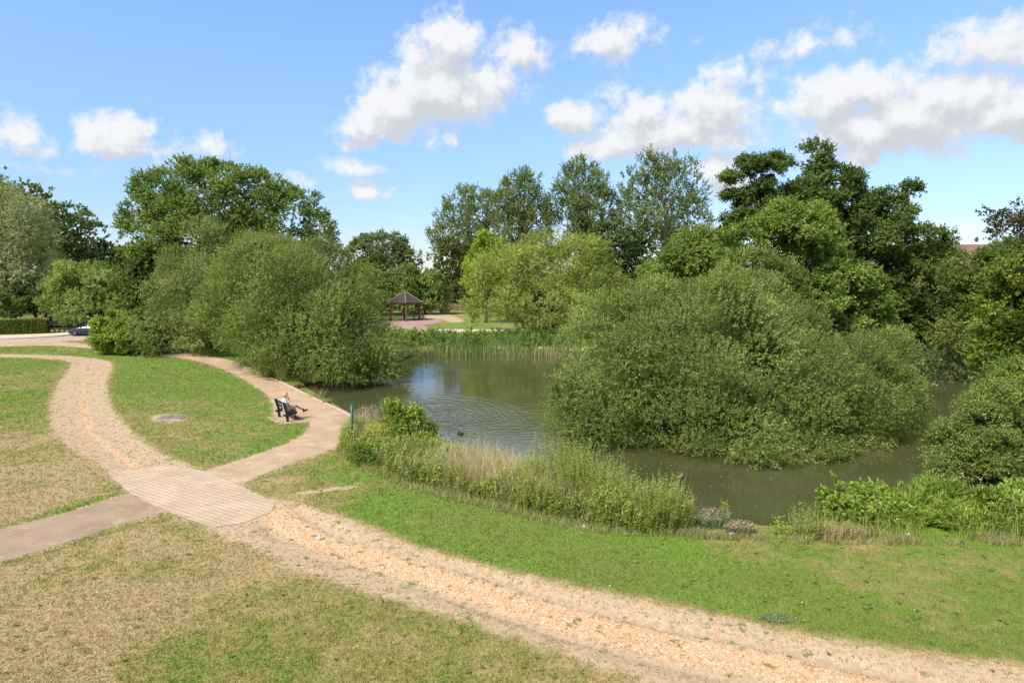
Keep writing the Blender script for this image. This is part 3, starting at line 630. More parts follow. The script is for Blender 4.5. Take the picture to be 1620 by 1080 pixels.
tree('broad_ash', 'broad tall ash with open branches behind the olive sallows', 'tree', 95, 330,
  [(330,330,76,70,0),(290,320,60,56,-1),(250,330,42,50,0),(345,290,50,34,1),(400,325,62,58,0),(445,345,56,52,1),(492,368,40,36,1),(240,380,46,46,-2),(300,390,60,50,-3),(380,380,70,50,2),(214,350,18,26,0),(265,290,28,20,0),(520,385,16,16,0),(505,350,16,14,0),(225,305,10,22,0)],
  'ash', q(150000), .27, .16, 1.15, r0=.5, nlim=40, tw=2, fill=.05, inset=.30, bias=(0, 0, .3), dens=.92)
tree('dark_maple', 'dark green maple tucked under the left side of the broad ash', 'tree', 80, 255,
  [(240,440,38,42,0),(265,420,36,34,0),(250,470,34,30,-1),(222,415,16,22,0),(280,460,30,34,2)],
  'alder', q(34000), .32, .24, .9, r0=.25, fill=.15)
tree('willow_bush', 'soft green willow bush behind the car and signpost', 'bush', 86, 140,
  [(130,450,46,34,0),(170,458,36,32,-1),(205,470,22,26,0),(105,465,36,36,0),(150,485,56,26,-2),(190,490,34,20,-2),(88,480,22,20,0)],
  'softgreen', q(60000), .27, .11, 1.0, r0=.22, nstem=3, fill=.14, bias=(0, 0, .1), zmin=1.0)
tree('dark_trunk_tree', 'dark tree with two bare trunks over the clipped hedge', 'tree', 88, 60,
  [(60,465,34,26,0),(30,480,30,20,0),(85,478,26,18,1)], 'dark', q(14000), .32, .2, .9, r0=.35, nstem=2, fill=.1, nlim=6)
tree('dark_shrub', 'dark shrub with lighter tips at the left edge, above the clipped hedge', 'bush', 84, 5,
  [(5,490,26,20,0),(-20,480,30,28,0)], 'ash', q(9000), .26, .14, .7, r0=.1, fill=.1, zmin=.8)
# clipped hedge
def box_foliage(name, parent, mat, cx, cy, cz, sx, sy, sz, rz, n, L, W, seed, rnd=.25):
    r = np.random.default_rng(seed); u = r.random((n, 3))*2-1; ax = r.integers(0, 3, n); sg = np.sign(r.random(n)-.5); sg[ax == 2] = 1
    w_ = np.array([sy*sz*2, sx*sz*2, sx*sy*1.0]); ax = r.choice(3, n, p=w_/w_.sum()); Nn = np.zeros((n, 3))
    for k in range(3): sel = ax == k; s_ = np.where(r.random(sel.sum()) < .5, 1, -1) if k < 2 else np.ones(sel.sum()); u[sel, k] = s_; Nn[sel, k] = s_
    P = u*np.array([sx, sy, sz])/2*(1-.02*r.random((n, 1))); P -= Nn*r.random((n, 1))**2*.25
    e = np.maximum(0, np.abs(u[:, 0])*sx/2-(sx/2-rnd))+np.maximum(0, u[:, 2]*sz/2-(sz/2-rnd)); P[:, 2] -= .25*np.clip(e-rnd*.5, 0, 1)
    P[:, 2] += (fbm(P[:, 0], P[:, 1], .7, seed)-.5)*.25*(u[:, 2] > 0)
    c, s = math.cos(rz), math.sin(rz); Rm = np.array([[c, -s, 0], [s, c, 0], [0, 0, 1]]); P = P @ Rm.T+np.array([cx, cy, cz+sz/2]); Nn = Nn @ Rm.T
    A = norm(Nn*.7+rdir(r, n)); V = leaf_quads(P, A, norm(Nn+rdir(r, n)*.8), L*(.6+.7*r.random(n)), W*(.6+.7*r.random(n)))
    return np_mesh(name, V, np.arange(len(V)).reshape(-1, 4), mat, parent, {'tone': ('FACE', r.random(n)*.6+.4*(Nn[:, 2] > .5))})
a = gp(-70, 530); b = gp(77, 526); hc = (a+b)/2; ang = math.atan2(b[1]-a[1], b[0]-a[0]); hl = float(np.hypot(*(b-a)[:2]))
hd = tag(empty('clipped_hedge', (hc[0], hc[1], 0), ang), 'low clipped hedge with a flat browned top beside the road', 'hedge')
box_foliage('foliage', hd, LM['hedge'], 0, 0, 0, hl, 1.5, 1.75, 0, q(26000), .16, .09, 4)
mbx = MB()
for k in range(14): mbx.tube([(-hl/2+.4+k*(hl-.8)/13, .1*math.sin(k), -.1), (-hl/2+.5+k*(hl-.8)/13, 0, .8), (-hl/2+.3+k*(hl-.8)/13, .1, 1.45)], [.05, .035, .015], 5)
mbx.build('stems', m_bark, hd)
# --- centre, beyond the pond
tree('airy_tree', 'airy open-crowned tree directly behind the gazebo', 'tree', 128, 608,
  [(605,400,40,28,0),(575,400,26,24,0),(640,412,24,22,0),(605,425,44,26,0),(560,395,10,10,0),(620,385,24,14,0)],
  'poplar', q(38000), .30, .18, .8, r0=.3, nlim=26, tw=2, fill=.04, bias=(0, 0, .2), inset=.3)
tree('understorey_tree', 'bushy dark green tree low behind the left of the gazebo', 'tree', 116, 600,
  [(600,460,40,34,0),(570,465,40,40,0),(640,455,34,34,1),(615,485,50,20,-2)], 'ash', q(22000), .36, .22, 1.1, r0=.25, fill=.12, zmin=.3)
tree('understorey_tree', 'grey-green rounded tree right behind the gazebo roof', 'tree', 118, 672,
  [(672,450,30,26,0),(655,470,34,24,0),(690,478,26,16,0)], 'softgreen', q(15000), .38, .22, 1.0, r0=.22, fill=.12, zmin=.3)
tree('dark_chestnut', 'very dark brownish-green chestnut right of the gazebo', 'tree', 140, 722,
  [(725,415,32,30,0),(722,440,34,32,0),(715,470,38,24,-1),(735,478,30,16,1),(745,450,26,34,1),(720,395,22,18,0)], 'brownish', q(26000), .38, .28, 1.0, r0=.3, fill=.14)
tree('lime_green_maple', 'vivid yellow-green maple between the dark chestnut and the pale willow', 'tree', 98, 768,
  [(775,400,28,28,0),(765,425,28,26,-1),(790,425,24,30,0),(752,440,16,20,0)], 'lime', q(20000), .32, .22, .8, r0=.2, fill=.12)
tree('pale_willow', 'pale green willow leaning over the far bank of the pond', 'tree', 79, 872,
  [(860,430,72,56,0),(800,440,50,48,0),(915,420,58,46,0),(950,440,40,46,1),(770,480,36,28,-1),(780,455,28,30,0),(850,480,90,40,-2),(910,500,56,34,-2),(870,510,50,26,-2),(905,385,34,22,1),(826,400,26,20,0),(870,450,90,60,4)],
  'weeping', q(150000), .21, .085, 1.05, r0=.35, nstem=2, nlim=20, tw=1, fill=.08, bias=(0, 0, -.05), zmin=.5)
POP = [(750,112,[(745,335,46,40),(722,365,40,36),(770,355,36,48),(702,385,28,28),(755,395,48,40),(712,345,24,28),(692,375,14,16)],'widely spreading poplar, lowest and leftmost of the tall airy row'),
       (828,118,[(826,300,32,32),(815,340,36,44),(850,345,34,46),(830,390,42,44),(795,330,16,34)],'slender airy poplar, second from the left in the tall row'),
       (925,120,[(920,285,34,32),(905,320,40,40),(945,320,34,44),(925,370,50,52),(885,300,14,22),(960,350,22,44)],'round-topped airy poplar, third from the left in the tall row'),
       (1048,116,[(1030,275,30,36),(1065,285,38,38),(1040,330,60,54),(1095,330,32,46),(1000,320,26,50),(1060,380,70,50),(1010,370,40,50),(1110,350,16,28)],'tallest airy poplar at the right end of the row')]
for (bx, D, bl, lab) in POP:
    D = D+(80 if bx == 750 else 50)
    tree('poplar', lab, 'tree', D, bx, [(*b_, 0) for b_ in bl], 'poplar', q(18000+3000*len(bl)), .40, .26, .80, r0=.5, group='row of tall poplars beyond the pond', bark=m_barkp, nlim=60, tw=3, fill=.03, inset=.8, bias=(0, 0, .6), dens=.36, sprig=1.25, flat=1.6)
tree('dark_tree', 'dark dense tree at the foot of the tallest poplars', 'tree', 104, 975,
  [(975,400,44,44,0),(1000,430,34,40,0),(950,430,38,40,1),(1010,380,24,26,1),(985,460,40,30,-1)], 'dark', q(30000), .38, .26, 1.1, r0=.3, fill=.15)
tree('dark_tree', 'dark tree standing in the gap left of the layered alder', 'tree', 96, 1120,
  [(1120,420,40,40,0),(1150,400,30,40,0),(1090,440,40,30,0)], 'dark', q(20000), .36, .24, 1.1, r0=.3, fill=.15)
tree('light_green_tree', 'light yellow-green tree with drooping bare twigs behind the island', 'tree', 66, 1080,
  [(1085,410,46,42,0),(1050,430,34,30,0),(1115,430,34,44,0),(1080,450,54,32,-1),(1105,380,22,20,1)], 'alderlt', q(46000), .24, .12, .9, r0=.22, nlim=22, tw=2, fill=.08, bias=(0, 0, 0))
# --- the alders on the right
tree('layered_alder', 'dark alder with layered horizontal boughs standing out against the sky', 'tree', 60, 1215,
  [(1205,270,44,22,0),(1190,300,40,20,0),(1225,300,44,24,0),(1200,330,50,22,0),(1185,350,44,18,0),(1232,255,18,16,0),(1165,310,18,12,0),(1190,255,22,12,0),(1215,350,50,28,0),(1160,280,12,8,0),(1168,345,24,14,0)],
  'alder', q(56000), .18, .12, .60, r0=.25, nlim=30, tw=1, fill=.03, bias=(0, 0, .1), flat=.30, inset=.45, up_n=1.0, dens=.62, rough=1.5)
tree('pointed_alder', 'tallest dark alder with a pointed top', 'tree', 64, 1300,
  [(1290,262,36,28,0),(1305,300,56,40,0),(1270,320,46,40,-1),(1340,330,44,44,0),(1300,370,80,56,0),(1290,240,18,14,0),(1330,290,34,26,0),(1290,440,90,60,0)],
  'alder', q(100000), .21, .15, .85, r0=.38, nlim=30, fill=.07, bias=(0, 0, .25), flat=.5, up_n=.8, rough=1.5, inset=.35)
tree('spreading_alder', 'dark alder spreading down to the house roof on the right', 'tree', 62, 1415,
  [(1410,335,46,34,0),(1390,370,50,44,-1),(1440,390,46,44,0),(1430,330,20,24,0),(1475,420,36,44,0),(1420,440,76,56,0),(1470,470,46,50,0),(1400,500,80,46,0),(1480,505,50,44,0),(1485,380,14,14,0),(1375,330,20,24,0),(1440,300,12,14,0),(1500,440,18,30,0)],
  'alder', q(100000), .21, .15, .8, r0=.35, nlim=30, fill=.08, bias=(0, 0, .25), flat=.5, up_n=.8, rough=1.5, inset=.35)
tree('yellow_green_alder', 'yellow-green alder in front of the tall dark alders', 'tree', 49, 1250,  # the tree's own yellow-green, lighter than the alders behind
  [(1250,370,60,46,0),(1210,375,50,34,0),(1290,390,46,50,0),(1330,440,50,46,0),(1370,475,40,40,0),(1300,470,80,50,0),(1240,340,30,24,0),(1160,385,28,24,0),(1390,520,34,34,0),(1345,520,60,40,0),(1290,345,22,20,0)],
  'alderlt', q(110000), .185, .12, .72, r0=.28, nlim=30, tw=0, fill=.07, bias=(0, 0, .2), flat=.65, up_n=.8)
tree('sallow_bush', 'small grey-olive sallow behind the top of the island bush', 'bush', 44, 1195,
  [(1195,425,50,36,0),(1160,440,34,30,0),(1235,440,34,32,0),(1200,470,80,40,0)], 'olive', q(44000), .15, .07, .6, r0=.14, nstem=3, fill=.1, zmin=-.2, bias=(0, 0, .4))
tree('bank_bush', 'grey-green bush trailing off the right end of the island', 'bush', 40, 1415,
  [(1400,560,44,44,0),(1425,600,34,40,0),(1380,600,40,50,0),(1430,640,22,30,-1)], 'softgreen', q(30000), .15, .085, .55, base_z=WZ, r0=.1, nstem=2, nlim=4, fill=.08, zmin=-.2, bias=(0, 0, .2), inset=.35)
tree('dark_bank_bush', 'dark tangled bush with bare twigs on the right-hand far bank', 'bush', 55, 1500,
  [(1480,590,50,24,0),(1540,585,54,34,0),(1440,595,30,18,0),(1600,570,50,48,0),(1520,560,40,18,2),(1455,548,40,18,6),(1490,530,40,30,6)], 'dark', q(40000), .18, .12, .6, r0=.1, nstem=4, fill=.06, nlim=18, tw=1, zmin=-.35, bias=(0, 0, -.1), inset=.4)
tree('hawthorn_tree', 'olive-green spreading tree before the red-roofed house', 'tree', 50, 1560,
  [(1560,430,60,40,0),(1600,410,50,40,0),(1520,465,50,40,0),(1580,490,70,60,0),(1530,520,50,40,0),(1640,460,50,90,0),(1640,400,40,30,0)],
  'oliveyellow', q(90000), .18, .10, .75, r0=.25, nlim=20, fill=.12, bias=(0, 0, .15), flat=.7)
tree('yellow_green_maple', 'bright yellow-green leafy tree at the right edge above the waterside bush', 'tree', 31, 1600,  # bright yellow-green is its own leaf colour
  [(1600,470,44,50,0),(1580,530,44,44,0),(1620,430,30,40,0),(1590,590,50,50,0),(1570,610,40,40,0),(1635,540,50,100,0),(1560,560,26,26,0)],
  'maple', q(52000), .16, .11, .5, r0=.16, nlim=16, fill=.08, zmin=.2, bias=(0, 0, .2), inset=.3)
tree('waterside_bush', 'dense dark green bush at the right edge, its branches over the near right water', 'bush', 26.5, 1600,
  [(1600,610,50,44,.5),(1590,670,66,70,0),(1630,650,66,90,0),(1600,730,66,60,-1),(1660,690,80,120,0),(1570,755,60,40,-1.2)],
  'ash', q(100000), .085, .052, .42, base_z=WZ, r0=.12, nstem=3, nlim=20, tw=0, fill=.12, zmin=-.25, bias=(0, 0, .2), sprig=.3)
tree('waterside_bush', 'grey-green leafy bush leaning left over the water in front of the dark one', 'bush', 25, 1535,
  [(1545,670,44,46,0),(1520,710,44,44,-.4),(1500,735,34,30,-.6),(1560,720,44,48,-.8),(1490,715,24,22,-.4),(1575,630,30,34,0)],
  'olive_b', q(60000), .085, .045, .36, base_z=WZ, r0=.08, nstem=3, nlim=20, tw=0, fill=.08, zmin=-.25, bias=(0, 0, .25), sprig=.32, inset=.4, rough=1.6)
tree('plum_tree', 'copper-leaved tree whose branch reaches into the sky from the right edge', 'tree', 27, 1730,
  [(1608,345,20,10,0),(1585,350,14,6,0),(1620,330,14,16,0),(1650,350,40,40,0),(1720,380,70,80,0),(1700,450,70,70,0),(1572,337,6,4,0),(1584,367,12,4,0)],
  'copper', q(30000), .10, .065, .28, r0=.14, nlim=46, tw=1, fill=.04, bias=(-.15, 0, .1), dens=.9, inset=.3, sprig=.25)

# --- far woods closing the horizon
def wood(name, label, pts, D, h, n, L, seed, mat):
    r = np.random.default_rng(seed); bl = []
    for i in range(len(pts)-1):
        (x0, t0), (x1, t1) = pts[i], pts[i+1]; k = max(1, int(abs(x1-x0)/26))
        for j in range(k):
            f = (j+.5)/k; px = x0+(x1-x0)*f; tp = t0+(t1-t0)*f+r.uniform(-5, 7); Dk = D*r.uniform(.93, 1.1); c = pw(px, tp, Dk); hh = c[2]
            rx = 22*Dk/F*r.uniform(.8, 1.3); bl.append(((c[0], c[1], hh*.52), (rx, rx, hh*.52)))
    o, _ = foliage(name, None, mat, bl, n, L, L*.7, D*.011, seed, fill=.15, low=-.9, zmin=0)
    return tag(o, label, 'wood', None, 'stuff')
wood('distant_wood', 'distant haze-tinted blue-green wood along the horizon', [(-700,400),(-200,390),(150,402),(500,420),(640,416),(680,408),(700,412),(800,420),(1000,416),(1300,410),(1500,378),(1560,371),(1600,378),(1900,376),(2500,390)], 230, 0, q(60000), .95, 7, LM['blue'])
wood('woodland_edge', 'dark woodland edge behind the lawn and gazebo', [(-500,400),(-100,420),(100,440),(230,430),(420,430),(560,440),(650,448),(700,450),(760,440),(860,430),(980,430),(1120,430),(1300,440),(1500,440),(1640,440),(2100,410)], 132, 0, q(80000), .5, 8, LM['dark'])
# ------------------------------------------------------------------ low plants of the bank
def stems(name, parent, mat, c, rad, n, h, L, W, seed, lean=.18, per=22, up=.6, droop=0, taper=True, heads=None):
    """a clump of upright leafy stems; leaves run up each stem"""
    r = np.random.default_rng(seed); a = r.random(n)*6.283; rr = np.sqrt(r.random(n)); B = np.stack([c[0]+np.cos(a)*rr*rad[0], c[1]+np.sin(a)*rr*rad[1], np.full(n, c[2])], 1)
    H = h*(1.05-.45*rr**2)*(.75+.4*r.random(n)); out = np.stack([np.cos(a)*rr, np.sin(a)*rr, np.zeros(n)], 1)*lean+r.normal(0, .07, (n, 3))*[1, 1, 0]
    t = np.tile(np.linspace(.08, 1, per), n)+r.normal(0, .02, n*per); Hn = np.repeat(H, per); On = np.repeat(out, per, 0)
    P = np.repeat(B, per, 0)+On*(t**1.5*Hn)[:, None]; P[:, 2] += t*Hn
    az = r.random(n*per)*6.283; A = norm(np.stack([np.cos(az), np.sin(az), np.full(n*per, up)-droop*t], 1))
    sc = (1-.55*t if taper else np.ones(n*per)); V = leaf_quads(P, A, norm(np.array([0, 0, 1.])+rdir(r, n*per)*.6), L*sc*(.6+.7*r.random(n*per)), W*sc*(.6+.7*r.random(n*per)))
    tone = .35*t+.3*np.repeat(r.random(n), per)+.4*r.random(n*per); nl = len(tone)
    if heads:
        hn, hs = heads[1:]; a = r.random(hn)*6.283; rr = np.sqrt(r.random(hn))
        C0 = np.stack([c[0]+np.cos(a)*rr*rad[0], c[1]+np.sin(a)*rr*rad[1], c[2]+h*(1.0-.25*rr)*(.75+.35*r.random(hn))], 1)
        P2 = np.repeat(C0, 8, 0)+r.normal(0, hs*.7, (hn*8, 3)); V = np.vstack([V, leaf_quads(P2, rdir(r, hn*8), rdir(r, hn*8), np.full(hn*8, hs), np.full(hn*8, hs*.8))]); tone = np.concatenate([tone, r.random(hn*8)])
    o = np_mesh(name, V, np.arange(len(V)).reshape(-1, 4), mat, parent, {'tone': ('FACE', tone)})
    if heads: o.data.polygons.foreach_set('material_index', (np.arange(len(tone)) >= nl).astype(np.int32)); o.data.update()
    return o
def stalks(name, parent, mat, c, rad, n, h, wid, seed, lean=.25):
    """thin blades and stalks rising from the ground"""
    r = np.random.default_rng(seed); a = r.random(n)*6.283; rr = np.sqrt(r.random(n)); B = np.stack([c[0]+np.cos(a)*rr*rad[0], c[1]+np.sin(a)*rr*rad[1], np.full(n, c[2])], 1)
    return blades(name, parent, mat, B, h*(.5+.6*r.random(n)), wid, r, lean)
def blades(name, parent, mat, B, H, wid, r, lean=.25, tone=0):
    n = len(B); w = wid*(.6+.8*r.random(n)); a = r.random(n)*6.283; la = r.random(n)*6.283; l = H*lean*r.random(n)
    S = np.stack([np.cos(a)*w/2, np.sin(a)*w/2, np.zeros(n)], 1); D = np.stack([np.cos(la)*l, np.sin(la)*l, np.zeros(n)], 1); Z = np.zeros((n, 3)); Z[:, 2] = H
    V = np.empty((n, 6, 3)); V[:, 0] = B-S; V[:, 1] = B+S; V[:, 2] = B+D*.3+Z*.55-S*.8; V[:, 3] = B+D*.3+Z*.55+S*.8; V[:, 4] = B+D+Z-S*.2; V[:, 5] = B+D+Z+S*.2
    i = np.arange(n)[:, None]*6; Fc = np.concatenate([i+[0, 1, 3, 2], i+[2, 3, 5, 4]], 1).reshape(-1, 4)
    return np_mesh(name, V.reshape(-1, 3), Fc, mat, parent, {'tone': ('FACE', np.repeat(r.random(n), 2)+tone)})
def gz(px, py): p = gp(px, py); return np.array([p[0], p[1], float(ground_z(np.array([p[0]]), np.array([p[1]]))[0])])
def herb(name, label, cat, px, py, radm, n, h, species, L, W, seed, group=None, stemmat='strawgreen', up=.6, per=22, extra=None, lean=.22, heads=None):
    p = gz(px, py); root = tag(empty(name, p), label, cat, group)
    lv = stems('leaves', root, [LM[species], LM[heads[0]]] if heads else LM[species], (0, 0, -.05), radm, n, h, L, W, seed, per=per, up=up, lean=lean, heads=heads)
    stalks('stems', root, LM[stemmat], (0, 0, -.05), radm, max(20, n//2), h*.95, .012, seed+1, lean)
    return root
wg = 'clumps of willowherb along the near bank'
WH = [(880,788,(.95,.6),170,2.15,'tallest leafy clump where the dry grass ends, left of the others'),
      (925,800,(.8,.6),140,1.95,'dense pale clump beside the tallest one'),
      (968,812,(.75,.5),120,1.6,'middle clump of leafy stems with rust-coloured feet'),
      (1008,824,(.6,.45),100,1.3,'shorter leafy clump left of the end one'),
      (1052,834,(.62,.5),120,1.55,'end clump beside the open brown water'),
      (850,806,(.6,.4),80,1.1,'low leafy clump in front of the tallest one')]
for i, (px, py, rd, n, h, lab) in enumerate(WH):
    herb('willowherb', 'willowherb, '+lab, 'plant', px, py, rd, int(n*1.5), h, 'willowherb', .13, .038, 300+i*9, wg, per=42, up=.7)
herb('low_plant', 'round grey-green seeding plant alone on the bank right of the willowherb', 'plant', 1128, 832, (.5, .32), 90, .55, 'greyweed', .08, .03, 401, None, heads=('pinkseed', 60, .035))
herb('low_plant', 'brown seeding plant low at the water edge right of the grey-green one', 'plant', 1170, 843, (.45, .2), 70, .38, 'greyweed', .06, .025, 402, None, heads=('pinkseed', 140, .035))
herb('ragwort', 'yellow-flowered ragwort stem at the water edge', 'flower', 1146, 826, (.10, .08), 9, .75, 'willowherb', .08, .03, 403, None, heads=('yellow', 9, .04))
herb('yellow_leaf_plant', 'small yellow-leaved sapling alone against the brown water', 'plant', 1236, 846, (.22, .1), 14, .62, 'lime', .11, .07, 404, None, per=10)
herb('willowherb', 'greyish leafy clump at the right side of the open water', 'plant', 1275, 848, (.42, .32), 70, .95, 'willowherb', .10, .035, 405, None, per=26)
herb('dry_weed', 'pinkish brown dead weed clump in front of the bramble', 'plant', 1328, 848, (.8, .25), 90, .5, 'pinkseed', .08, .03, 406, None, stemmat='straw')
tree('bramble_bush', 'bright green broad-leaved bramble at the water edge on the right', 'bush', 20.2, 1368,
   [(1365,806,60,46,0),(1345,790,34,32,0),(1395,810,46,40,0),(1330,815,30,32,0),(1365,828,66,26,-.4),(1410,828,36,24,-.4)], 'bright', q(22000), .12, .085, .26, r0=.02, nstem=3, fill=.1, zmin=.02, sprig=.2, bias=(0, 0, .35), low=-.9, nlim=8)
tree('reed_clump', 'tall green arching grass clump right of the bramble', 'plant', 19.6, 1465,
   [(1455,805,38,38,0),(1490,800,38,44,0),(1520,812,34,36,0),(1440,826,32,26,-.3),(1490,830,50,30,-.4)], 'bright', q(22000), .20, .034, .26, r0=.01, nstem=3, fill=.1, zmin=.02, sprig=.3, bias=(0, 0, .6), low=-.9, nlim=5)
tree('reed_clump', 'green leafy clump with cream flowers beside the waterside bush', 'plant', 19.2, 1570,
   [(1550,808,38,38,0),(1590,806,38,42,0),(1630,810,38,42,0),(1540,832,38,26,-.3),(1600,834,50,26,-.3)], 'bright', q(24000), .15, .055, .26, r0=.01, nstem=3, fill=.1, zmin=.02, sprig=.25, bias=(0, 0, .5), low=-.9, nlim=5)
herb('nettle_patch', 'dark leafy nettle patch at the right edge of the bank', 'plant', 1625, 845, (1.1, .5), 200, 1.2, 'fresh', .12, .06, 409, None, per=18)
herb('alder_shoot', 'white-flowered cream-tipped shrub before the waterside bush', 'plant', 1500, 800, (1.0, .4), 90, 1.15, 'fresh', .10, .05, 410, None, per=20, heads=('straw', 20, .05))
# left end of the band
tree('leafy_shrub', 'vivid green leafy shrub at the pond edge behind the yellow flowers', 'bush', 27.5, 648,
   [(640,668,34,28,0),(672,690,26,22,0),(615,660,22,22,0),(655,705,40,22,0),(690,705,18,16,0)], 'bright', q(15000), .13, .075, .28, base_z=-.2, r0=.02, nstem=3, fill=.1, zmin=-.1, sprig=.3, bias=(0, 0, .5), low=-.9, nlim=8)
herb('yellow_flowers', 'pale yellow flowering clump just right of the green post', 'flower', 600, 712, (.62, .5), 90, 1.15, 'willowherb', .12, .04, 412, None, heads=('yellow', 170, .055))
herb('pale_umbel', 'tall dry umbel heads behind the yellow flowers', 'plant', 584, 690, (.6, .4), 60, 1.45, 'strawgreen', .10, .02, 413, None, heads=('pinkseed', 90, .05))
herb('dark_weed', 'dark green weed clump at the foot of the green post', 'plant', 572, 716, (.5, .4), 70, .8, 'willowherb', .12, .035, 414, None)
herb('purple_weed', 'brownish seeding weed left of the post foot', 'plant', 549, 692, (.22, .18), 30, .55, 'greyweed', .07, .02, 415, None, heads=('pinkseed', 40, .035))
tree('leafy_shrub', 'yellow-green leafy shrub in the middle of the bank band', 'bush', 24.5, 712,
   [(705,728,26,22,0),(735,735,24,20,0),(680,722,18,16,0)], 'willowherb', q(9000), .11, .05, .24, base_z=-.1, r0=.015, nstem=3, fill=.1, zmin=0, sprig=.3, bias=(0, 0, .5), low=-.9, nlim=6)
tree('low_shrub', 'rounded leafy weed mound on the lawn side of the bank band, below the green post', 'bush', 25.4, 600,
   [(590,728,30,20,0),(620,738,30,20,0),(650,750,28,18,0),(570,720,22,16,0)], 'fresh', q(14000), .09, .035, .22, r0=.012, nstem=3, fill=.1, zmin=.02, sprig=.25, bias=(0, 0, .6), low=-.9, nlim=6)
tree('low_shrub', 'rounded leafy weed mound left of the dry grass', 'bush', 23.2, 690,
   [(680,756,30,20,0),(715,766,28,18,0),(740,772,22,16,0)], 'oliveyellow', q(10000), .09, .035, .22, r0=.012, nstem=3, fill=.1, zmin=.02, sprig=.25, bias=(0, 0, .6), low=-.9, nlim=6)
herb('leafy_shrub', 'small pale shrub at the water side left of the tall dry stems', 'bush', 775, 745, (.7, .4), 50, 1.0, 'oliveyellow', .12, .06, 417, None, heads=('pinkseed', 50, .04))
herb('tall_stalks', 'tall arching straw-coloured stems over the bank beside the willowherb', 'plant', 858, 760, (.45, .3), 16, 1.9, 'straw', .16, .02, 418, None, stemmat='straw', per=10, up=2)
herb('water_iris', 'upright yellow-green rush clump at the path edge by the dome sallow', 'plant', 446, 603, (.32, .25), 60, 1.35, 'strawgreen', .22, .03, 419, None, per=8, up=3)
herb('red_dock', 'rust-red dock on the kerb beside the sallow', 'plant', 473, 613, (.28, .2), 22, .35, 'red', .14, .07, 420, None, stemmat='straw')
herb('dry_weed', 'brown seeding weed growing from the kerb at the water', 'plant', 500, 628, (.55, .2), 40, .65, 'pinkseed', .08, .025, 421, None, stemmat='straw', lean=.5)
herb('dry_weed', 'small green weed on the kerb nearest the green post', 'plant', 518, 637, (.25, .12), 20, .35, 'willowherb', .10, .04, 422, None)
herb('bank_shrub', 'small green shrub between the rush clump and the path', 'bush', 432, 596, (.7, .5), 60, .95, 'fresh', .14, .07, 423, None)
herb('thistle_clump', 'grey-green thistle clump alone in the lawn beside the worn trail', 'plant', 1228, 978, (.34, .20), 150, .15, 'greyweed', .07, .022, 424, None, per=7, lean=.9)
# the mixed band of long grass
band = smooth_loop(G([(548,698),(560,682),(640,690),(720,735),(800,765),(900,785),(1000,806),(1085,826),(1092,842),(1040,843),(960,834),(850,810),(770,793),(700,776),(640,758),(590,735),(540,712)]), 4)
def poly_points(poly, n, r):
    mn, mx = poly.min(0), poly.max(0); P = mn+(mx-mn)*r.random((n*4, 2)); P = P[sdf(P[:, 0], P[:, 1], poly) > 0][:n]; return P
def band_blades(name, label, poly, n, h, w, species, seed, dens=None, lean=.35, zbase=None, cat='grass', tone=0):
    r = np.random.default_rng(seed); P = poly_points(poly, n, r)
    if dens is not None: P = P[r.random(len(P)) < dens(P[:, 0], P[:, 1])]
    z0 = ground_z(P[:, 0], P[:, 1]) if zbase is None else np.full(len(P), zbase); z0 = np.maximum(z0, WZ-.1)
    hv = h*(.45+.75*r.random(len(P)))*(.6+.8*fbm(P[:, 0], P[:, 1], .9, seed))
    return tag(blades(name, None, LM[species], np.stack([P[:, 0], P[:, 1], z0-.02], 1), hv, w, r, lean, tone), label, cat, None, 'stuff')
clump = lambda s, sc, lo, hi: (lambda x, y: np.clip((fbm(x, y, sc, s)-lo)/(hi-lo), 0, 1))
dryc = smooth_loop(G([(680,744),(760,755),(850,775),(870,795),(820,802),(750,786),(700,770)]), 4)
band_blades('long_grass', 'long green grass in the bank band', band, 22000, .50, .014, 'willowherb', 51, clump(61, .9, .30, .5))
band_blades('seeding_grass', 'long seeding grass mixed through the bank band', band, 36000, .75, .012, 'strawgreen', 52, clump(62, .8, .34, .6), lean=.7)
band_blades('dry_grass', 'pale dry grass in the middle of the bank band', dryc, 6500, 1.2, .012, 'straw', 53, clump(67, .8, .3, .6), lean=.75, tone=.1)
band_blades('dry_grass', 'scattered pale dry stems in the bank band', band, 9000, 1.1, .011, 'straw', 54, clump(63, .7, .42, .62), lean=.7)
low_b = [(x_, y_) for x_, y_ in band]
edge = smooth_loop(G([(1092,842),(1200,850),(1290,850),(1420,846),(1700,850),(1700,865),(1420,862),(1290,862),(1200,858),(1090,852)]), 4)
band_blades('rank_grass', 'rank grass and dead stems along the right bank edge', edge, 14000, .20, .012, 'strawgreen', 55, clump(64, 1.3, .35, .6), lean=.7)
edge2 = smooth_loop(G([(1290,822),(1420,815),(1700,815),(1700,856),(1420,852),(1290,850)]), 4)
band_blades('rank_grass', 'tall green grass on the right bank', edge2, 3500, .45, .014, 'willowherb', 56, clump(65, .8, .35, .6), lean=.7)
front = smooth_loop(G([(532,712),(560,705),(640,745),(700,765),(780,785),(860,800),(960,825),(1095,835),(1092,850),(960,846),(850,826),(770,806),(700,790),(640,770),(590,750),(540,725)]), 4)
band_blades('rough_grass', 'rough mixed grass at the foot of the bank band', front, 20000, .22, .012, 'strawgreen', 57, lean=.9)
